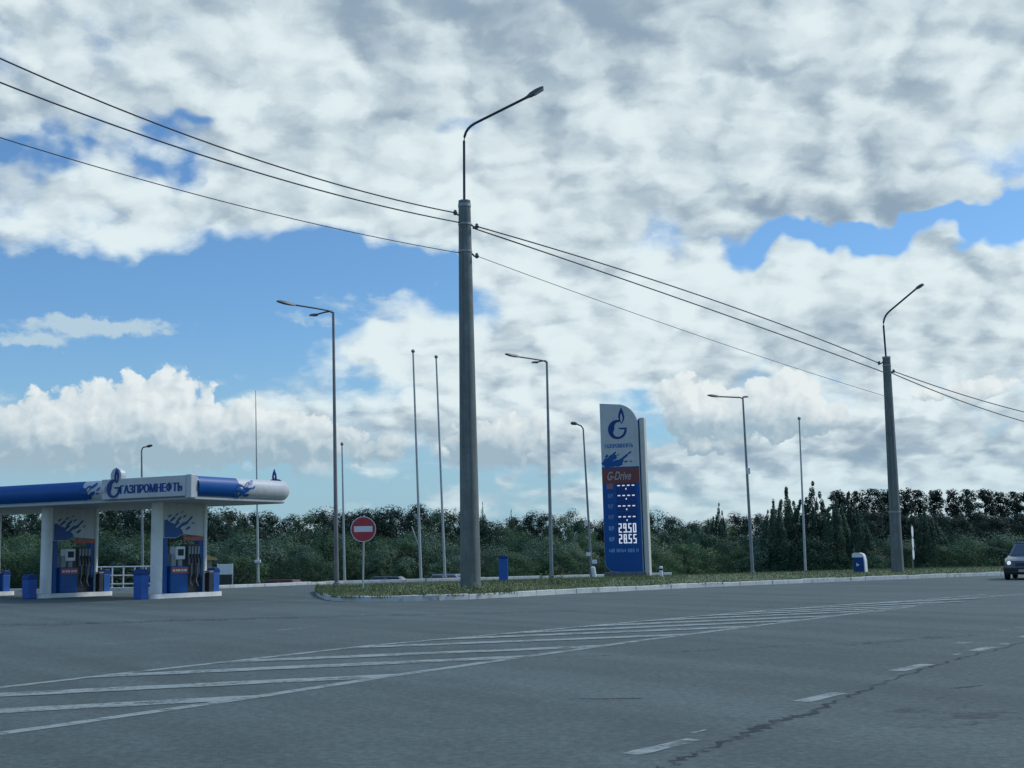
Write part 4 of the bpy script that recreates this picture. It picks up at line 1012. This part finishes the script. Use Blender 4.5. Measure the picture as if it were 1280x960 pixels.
# ------------------------------------------------------------------ cars
def carpaint(name, col):
    m = mat(name, col, 0.3, 0.35, 0.06, 1.5); m.node_tree.nodes['Principled BSDF'].inputs['Coat Weight'].default_value = 0.6; return m
def car(label, loc, rz, paint, lit=False, rack=False):  # lit: headlights given a glow in place of reflected light
    t = thing('car', label, 'car', loc, rz, 'cars')
    # local -Y is the front; half sections along the length
    st = [(-2.08, .34, .55, .60), (-2.0, .22, .74, .76), (-1.6, .2, .86, .82), (-1.0, .2, .93, .84), (-.5, .2, .95, .85), (.6, .2, .95, .85), (1.5, .2, .96, .84), (1.98, .24, .92, .80), (2.08, .36, .80, .70)]
    mb = MB(); rings = []
    for y, zb, zt, hw in st:
        hm = (zb + zt) / 2
        prof = [(hw * .9, zb), (hw, zb + .12), (hw * 1.01, hm), (hw * .97, zt - .06), (hw * .86, zt)]
        rings.append([(x, y, z) for x, z in prof] + [(-x, y, z) for x, z in reversed(prof)])
    n = 10
    mb.add([p for r in rings for p in r], [(i * n + k, i * n + (k + 1) % n, (i + 1) * n + (k + 1) % n, (i + 1) * n + k) for i in range(len(st) - 1) for k in range(n)] + [tuple(range(n)), tuple(range((len(st) - 1) * n, len(st) * n))])
    mb.build('body', paint, t, True, bevel=0.0)
    # greenhouse
    lo = [(-.95, .74), (.1, .76), (1.95, .70)]; hi = [(-.22, .57), (.3, .60), (1.55, .56)]
    mb = MB()
    A_ = [(-.74, -.95, .92), (.74, -.95, .92), (.72, 1.92, .93), (-.72, 1.92, .93)]
    B_ = [(-.57, -.22, 1.40), (.57, -.22, 1.40), (.56, 1.58, 1.40), (-.56, 1.58, 1.40)]
    mb.add(A_ + B_, [(0, 1, 5, 4), (1, 2, 6, 5), (2, 3, 7, 6), (3, 0, 4, 7), (4, 5, 6, 7)]); mb.build('cabin', paint, t, bevel=.05)
    def pane(q, name='window'):
        c = sum((Vector(p) for p in q), Vector()) / 4
        q = [c + (Vector(p) - c) * .86 for p in q]; nrm = (q[1] - q[0]).cross(q[2] - q[0]).normalized()
        if nrm.dot(c - Vector((0, .4, 1.0))) < 0: nrm = -nrm
        mb = MB(); mb.add([p + nrm * .012 for p in q], [(0, 1, 2, 3)]); mb.build(name, M['glass'], t)
    pane([A_[0], A_[1], B_[1], B_[0]], 'windscreen'); pane([A_[2], A_[3], B_[3], B_[2]])
    for s in (0, 1):
        i, j = (1, 2) if s == 0 else (3, 0)
        a0, a1, b0, b1 = (Vector(v) for v in (A_[i], A_[j], B_[i], B_[j]))
        pane([a0, a0.lerp(a1, .48), b0.lerp(b1, .48), b0]); pane([a0.lerp(a1, .52), a1, b1, b0.lerp(b1, .52)])
    mb = MB(); mb.box((0, .68, 1.425), (1.12, 1.78, .05)); mb.build('roof', paint, t, bevel=.02)
    mb = MB(); mb.prism([(-.80, .24), (.80, .24), (.82, .48), (-.82, .48)], -2.15, -1.9, lambda a, b, h: (a, h, b)); mb.build('front_bumper', M['black'], t, bevel=.04)
    mb = MB(); mb.prism([(-.80, .3), (.80, .3), (.80, .52), (-.80, .52)], 1.95, 2.16, lambda a, b, h: (a, h, b)); mb.build('rear_bumper', M['black'], t, bevel=.04)
    mb = MB(); mb.box((0, -2.075, .60), (.72, .06, .13)); mb.build('grille', M['darkmetal'], t, bevel=.01)
    mb = MB(); mb.box((0, -2.165, .36), (.50, .02, .10)); mb.build('number_plate', M['silver'], t)
    for sx in (-1, 1):
        mb = MB(); mb.tube([(sx * .60, -1.98, .66), (sx * .60, -2.07, .66), (sx * .60, -2.09, .66)], [.08, .075, .04], 14); mb.build('headlight', M['headlight'] if lit else M['headoff'], t, True)
        mb = MB(); mb.box((sx * .90, -.62, .98), (.18, .1, .13)); mb.build('mirror', M['black'], t, bevel=.03)
        for y in (-1.28, 1.28):
            mb = MB(); mb.tube([(sx * .68, y, .30), (sx * .70, y, .30), (sx * .84, y, .30), (sx * .86, y, .30)], [.27, .305, .305, .27], 24); wh = mb.build('wheel', M['black'], t, True)
            mb = MB(); mb.tube([(sx * .845, y, .30), (sx * .868, y, .30)], .19, 20); mb.build('rim', M['chrome'], wh, True)
    if rack:
        for sx in (-.5, .5):
            mb = MB(); mb.tube([(sx, .0, 1.5), (sx, 1.3, 1.5)], .02, 6); mb.build('roof_rail', M['darkmetal'], t)
        for y in (.1, 1.1):
            mb = MB(); mb.tube([(-.56, y, 1.53), (.56, y, 1.53)], .022, 6); mb.build('rack_bar', M['darkmetal'], t)
            for sx in (-.5, .5):
                mb = MB(); mb.tube([(sx, y, 1.43), (sx, y, 1.53)], .02, 6); mb.build('rack_foot', M['darkmetal'], t)
    return t
cl = G(1290, 723.5)
car('silver grey car with bright headlights and roof rack coming along the road', cl, R(-27), carpaint('silver_paint', (0.075, 0.085, 0.09)), True, True)
def low_car(px, D_, rz, label, col, nm):
    p = P(px, 720, D_); p.z = gz(p.x, p.y)
    car(label, p, R(rz), carpaint(nm, col))
low_car(366, 79, 75, 'dark red parked car beyond the far kerb, right of the antenna mast', (0.20, 0.02, 0.022), 'red_paint')
low_car(497, 87, 80, 'grey parked car mostly hidden beyond the far kerb behind the no-entry sign', (0.12, 0.13, 0.14), 'grey_paint')
low_car(571, 89, 62, 'pale silver parked car behind the nearest concrete lamp', (0.40, 0.42, 0.46), 'pale_paint')

# ------------------------------------------------------------------ trees
def leaf(mb, p, n, size, rr, nv=None):
    u = n.orthogonal().normalized(); v = n.cross(u); a = rr.uniform(0, 6.283)
    d = u * math.cos(a) + v * math.sin(a); e = n.cross(d)
    L = size * rr.uniform(.7, 1.35); Wd_ = L * rr.uniform(.42, .65)
    mb.add([p - e * Wd_ * .5, p + d * L * .5, p + e * Wd_ * .5, p - d * L * .5], [(0, 1, 2, 3)])
    if nv is not None: mb.nrm += [nv] * 4
def crown_mesh(seed, clumps, per, size, shape, zs=1.0, mid=(0, 0, 4.5)):
    """shape(rr) -> (clump centre, clump radius)"""
    rr = random.Random(seed); mb = MB(); mb.nrm = []; mid = Vector(mid)
    for _ in range(clumps):
        c, r = shape(rr)
        for _ in range(per):
            d = Vector((rr.gauss(0, 1), rr.gauss(0, 1), rr.gauss(0, 1))).normalized()
            p = c + Vector((d.x, d.y, d.z * zs)) * r * rr.uniform(.72, 1.06) * (1 if d.z > -.3 else .8)
            n = (d + Vector((rr.uniform(-.38, .38), rr.uniform(-.38, .38), rr.uniform(-.2, .4)))).normalized()
            out_ = p - mid; out_.z *= .6
            nv = (d * .62 + out_.normalized() * .40 + n * .06).normalized()
            if nv.dot(n) < 0.15: nv = (nv + n).normalized()
            leaf(mb, p, n, size, rr, nv)
    return mb
def broad_shape(h, w_, low):
    def f(rr):
        while True:
            x, y, z = rr.uniform(-1, 1), rr.uniform(-1, 1), rr.uniform(-1, 1)
            q = x * x + y * y + z * z
            if .5 < q < 1: break
        zz_ = low + (h - low) * (z * .5 + .5)
        tap = 1 - .25 * max(0, z)
        return Vector((x * w_ * tap, y * w_ * tap, zz_)), rr.uniform(.17, .36) * w_ * 1.1
    return f
def column_shape(h, w_, low, lean_=0.0, seed=1):
    """several upright plumes of unequal height"""
    r0 = random.Random(seed); plumes = [(0.0, 0.0, h), (0.12, 0.1, h * .96)]
    for _ in range(11):
        a = r0.uniform(0, 6.283); q = r0.uniform(.4, .95)
        plumes.append((q * math.cos(a), q * math.sin(a), h * (1 - .34 * q * r0.uniform(.5, 1.2))))
    def f(rr):
        px_, py_, ht = rr.choice(plumes)
        t = rr.random(); z = low + (ht - .35 - low) * t
        wid = w_ * (.40 + .60 * math.sin(math.pi * min(1, t * .75 + .18)))
        rad = (.62 - .48 * t ** 1.5) * rr.uniform(.8, 1.15)
        return Vector((px_ * wid + lean_ * z, py_ * wid, z)), rad
    return f
def top_shape(h, w_, low):
    """narrow upright crown with a blunt, even top"""
    def f(rr):
        t = rr.random() ** .8; z = low + (h - low) * t
        a = rr.uniform(0, 6.283); q = math.sqrt(rr.random()) * w_ * (.62 + .38 * math.sin(math.pi * (t * .75 + .2)))
        return Vector((q * math.cos(a), q * math.sin(a), z - .5)), rr.uniform(.26, .48) * w_
    return f
def trunk_mesh(h, r, seed, limbs, spread, low):
    rr = random.Random(seed); mb = MB()
    pts = [Vector((rr.uniform(-.06, .06) * i, rr.uniform(-.06, .06) * i, h * .86 * i / 6 - (.3 if i == 0 else 0))) for i in range(7)]
    mb.tube(pts, [r * (1 - .82 * i / 6) for i in range(7)], 8)
    for _ in range(limbs):
        f = rr.uniform(low, .8); b = pts[int(f * 6)].lerp(pts[min(6, int(f * 6) + 1)], f * 6 % 1); a = rr.uniform(0, 6.283)
        L = spread * rr.uniform(.5, .95)
        e = b + Vector((math.cos(a) * L, math.sin(a) * L, h * rr.uniform(.10, .24)))
        mb.tube([b, b.lerp(e, .5) + Vector((0, 0, .03 * h)), e], [r * .4, r * .26, r * .07], 6)
    return mb
PROTO = {}
def proto(kind, i, crown_mb, trunk_mb, m):
    # meshes only; the things are made below
    me = bpy.data.meshes.new('crown'); me.from_pydata(crown_mb.v, [], crown_mb.f); me.update(); me.materials.append(m)
    me.polygons.foreach_set('use_smooth', [True] * len(me.polygons))
    me.normals_split_custom_set_from_vertices([tuple(q) for q in crown_mb.nrm])
    tm = trunk_mb.build('trunk', M['bark'], smooth=True)
    PROTO[(kind, i)] = (me, tm.data); bpy.data.objects.remove(tm)
for i in range(4):     # unit-height designs, about 10 m, scaled when set out
    proto('tree', i, crown_mesh(30 + i, 80, 90, .24, broad_shape(9.5, 2.5 + .2 * i, 1.6)), trunk_mesh(9.5, .2, 60 + i, 8, 2.0, .3), M['leafdark'])
    proto('midtree', i, crown_mesh(130 + i, 72, 95, .23, broad_shape(9.5, 2.7 + .2 * i, 1.2)), trunk_mesh(9.5, .2, 160 + i, 8, 2.0, .3), M['leafmid'])
    proto('bush', i, crown_mesh(40 + i, 46, 170, .125, broad_shape(3.8, 1.9 + .2 * i, .1), 1.0, (0, 0, 1.4)), trunk_mesh(3.6, .09, 70 + i, 9, 1.5, .1), M['leafpale'])
    proto('shrub', i, crown_mesh(240 + i, 46, 170, .125, broad_shape(3.8, 1.9 + .2 * i, .1), 1.0, (0, 0, 1.4)), trunk_mesh(3.6, .09, 170 + i, 9, 1.5, .1), M['leafmid'])
for i in range(3):
    proto('poplar', i, crown_mesh(50 + i, 420, 44, .17, column_shape(10.3, 2.1 + .3 * i, .3, .02 * (i - 1), 7 + i), 2.0), trunk_mesh(10, .2, 80 + i, 10, .7, .15), M['leafpoplar'])
    proto('row', i, crown_mesh(90 + i, 90, 46, .25, top_shape(10.2, 1.22 + .1 * i, 2.0)), trunk_mesh(10.2, .2, 95 + i, 8, .9, .5), M['leafdark'])
LAND = [(0, 'the left picture edge'), (85, 'the left fuel dispenser'), (224, 'the right fuel dispenser'), (323, 'the antenna mast'), (421, 'the tall two-armed lamp post'), (454, 'the no-entry sign'), (526, 'the paired flagpoles'),
        (588, 'the nearest concrete lamp'), (689, 'the slim two-armed lamp post'), (782, 'the price sign'), (941, 'the lamp with arms both ways'), (1007, 'the single flagpole'), (1075, 'the white-hooded box'), (1122, 'the distant concrete lamp'), (1268, 'the oncoming car')]
ORD = ['first', 'second', 'third', 'fourth', 'fifth', 'sixth', 'seventh', 'eighth', 'ninth', 'tenth', 'eleventh', 'twelfth']
plan = []
def plant(kind, px, top_py, D_, wscale=1.0):
    plan.append([kind, px, top_py, D_, wscale])
rr = random.Random(17)
# far belt: skyline of the photograph
sky_tab = [(-60, 630), (0, 630), (60, 630), (150, 628), (250, 629), (300, 634), (360, 637), (395, 630), (440, 634), (470, 633), (505, 630), (525, 628), (550, 634), (590, 632), (612, 641), (650, 640), (675, 637), (700, 637), (730, 640), (760, 642),
           (800, 638), (822, 632), (845, 643), (870, 645), (900, 643), (940, 641), (970, 640), (1000, 638), (1060, 640), (1100, 641), (1160, 642), (1220, 641), (1290, 641), (1340, 640)]
px = -50.0
while px < 1335:
    plant('tree' if rr.random() < .85 else 'midtree', px + rr.uniform(-4, 4), lerp_tab(sky_tab, px) + rr.uniform(-5, 6), rr.uniform(168, 215), rr.uniform(.85, 1.15)); px += rr.uniform(13, 19)
# middle belt
px = -40.0
while px < 1330:
    plant('midtree' if rr.random() < .5 and px < 1060 else 'tree', px, (rr.uniform(650, 668) if px < 1060 else rr.uniform(640, 648)), rr.uniform(128, 150), rr.uniform(.9, 1.2))
    px += rr.uniform(17, 26)
# front willows and shrubs
px = -40.0
while px < 1320:
    plant('bush' if rr.random() < .6 else 'shrub', px, rr.uniform(658, 692) if px < 700 else rr.uniform(660, 690), rr.uniform(96, 112), rr.uniform(1.0, 1.45)); px += rr.uniform(15, 25)
for px, py, D_, wv in ((640, 690, 93, 1.3), (700, 686, 93, 1.2), (820, 685, 93, 1.2), (860, 672, 98, 1.2), (480, 690, 96, 1.4), (380, 690, 95, 1.3), (300, 688, 95, 1.3), (1185, 676, 94, 1.3), (1215, 672, 95, 1.3), (1248, 668, 96, 1.3), (1275, 672, 94, 1.3), (1090, 690, 92, 1.2)): plant('shrub', px, py, D_, wv)
# slender poplars
for px, py, D_, wv in ((901, 623, 118, .7), (888, 644, 120, .8), (968, 616, 99, 1.0), (988, 600, 102, 1.15), (1020, 594, 100, 1.1), (1044, 612, 98, 1.1), (1063, 606, 104, .9),
                       (300, 632, 150, .5), (604, 622, 165, .35), (640, 630, 165, .35), (1078, 632, 96, .95), (1163, 628, 98, 1.1)): plant('poplar', px, py, D_, wv)
# tall row with sky between the stems
px = 1052.0
while px < 1340:
    plant('row', px, 607 + rr.uniform(-2, 3), rr.uniform(186, 196), rr.uniform(.9, 1.12)); px += rr.uniform(17, 24)
px = 1050.0
while px < 1340:
    plant('tree', px, rr.uniform(633, 642), rr.uniform(168, 178), rr.uniform(1.0, 1.25)); px += rr.uniform(12, 16)
NAMEK = {'tree': ('broadleaf_tree', 'tree', 'dark dense tree in the far belt'), 'midtree': ('broadleaf_tree', 'tree', 'mid green tree of the tree belt'), 'bush': ('willow_bush', 'bush', 'pale grey-green willow bush'),
         'shrub': ('leafy_shrub', 'bush', 'green leafy shrub below the belt'), 'poplar': ('poplar_tree', 'tree', 'slender pointed poplar'), 'row': ('tall_tree', 'tree', 'tall bare-stemmed tree of the far row')}
GRP = {'tree': 'dark trees of the far belt', 'midtree': 'mid green trees of the belt', 'bush': 'willow bushes before the tree belt', 'shrub': 'green shrubs before the tree belt', 'poplar': 'slender poplars', 'row': 'tall bare-stemmed trees of the far row'}
plan.sort(key=lambda q: q[1])
cnt = {}
HREF = {'tree': 10.2, 'midtree': 10.2, 'bush': 4.3, 'shrub': 4.3, 'poplar': 10.7, 'row': 10.5}
seq = {}
for kind, px, tpy, D_, ws in plan:
    zi = max([i for i, (lx, _) in enumerate(LAND) if lx <= px] or [-1])
    c_ = cnt.get((kind, zi), 0); cnt[(kind, zi)] = c_ + 1
    nm, cat, desc = NAMEK[kind]
    if zi < 0: where = 'beyond the left picture edge'
    elif zi == len(LAND) - 1: where = 'right of ' + LAND[-1][1]
    else: where = 'right after ' + LAND[zi][1]
    lab = f'{ORD[min(c_, 11)]} {desc}, {where}'
    b = P(px, 700, D_); b.z = gz(b.x, b.y)
    H = P(px, tpy, D_).z - b.z
    i = seq.get(kind, 0); seq[kind] = i + 1
    nvar = 3 if kind in ('poplar', 'row') else 4
    cm, tm = PROTO[(kind, i % nvar)]
    s = H / HREF[kind]
    t = thing(nm, lab, cat, b, rr.uniform(0, 6.283), GRP[kind])
    sw = s * ws if kind not in ('bush', 'shrub') else s * ws
    t.scale = (sw, sw, s)
    for name_, me in (('crown', cm), ('trunk', tm)):
        ch = bpy.data.objects.new(name_, me); COL.objects.link(ch); ch.parent = t
# weeds round the foot of the nearest concrete lamp
def weed(label, px, py, h, n, seed, wdt=.5):
    b = G(px, py, .14); r2 = random.Random(seed)
    t = thing('weed_clump', label, 'weeds', b, 0, 'weed clumps on the verge')
    ms = MB(); ml = MB()
    for _ in range(n):
        a = r2.uniform(0, 6.283); q = r2.random() ** .6 * wdt; p = Vector((q * math.cos(a) * 1.3, q * math.sin(a), 0)); hh = h * r2.uniform(.4, 1.1)
        tp = p + Vector((r2.uniform(-.2, .2) * h, r2.uniform(-.2, .2) * h, hh)); ms.tube([p - Vector((0, 0, .03)), p.lerp(tp, .5), tp], [.007, .005, .003], 4, False)
        for _ in range(16):
            leaf(ml, p.lerp(tp, r2.uniform(.15, 1)) + Vector((r2.uniform(-.06, .06), r2.uniform(-.06, .06), 0)), Vector((r2.uniform(-1, 1), r2.uniform(-1, 1), r2.uniform(.1, 1))).normalized(), .06, r2)
    ms.build('stems', M['grass'], t); ml.build('leaves', M['grass'], t)
weed('weedy green clump close left of the nearest concrete lamp foot', 562, 741, .28, 40, 1, .9)
weed('low weeds in front of the nearest concrete lamp foot', 596, 742, .20, 36, 2, .8)
weed('low weeds at the kerb left of the nearest concrete lamp', 530, 744, .18, 30, 3, .9)
weed('tall weeds around the foot of the slim two-armed lamp post', 690, 732, .5, 28, 4, .4)
weed('scrappy weeds at the foot of the price sign', 800, 726, .22, 26, 5, .8)
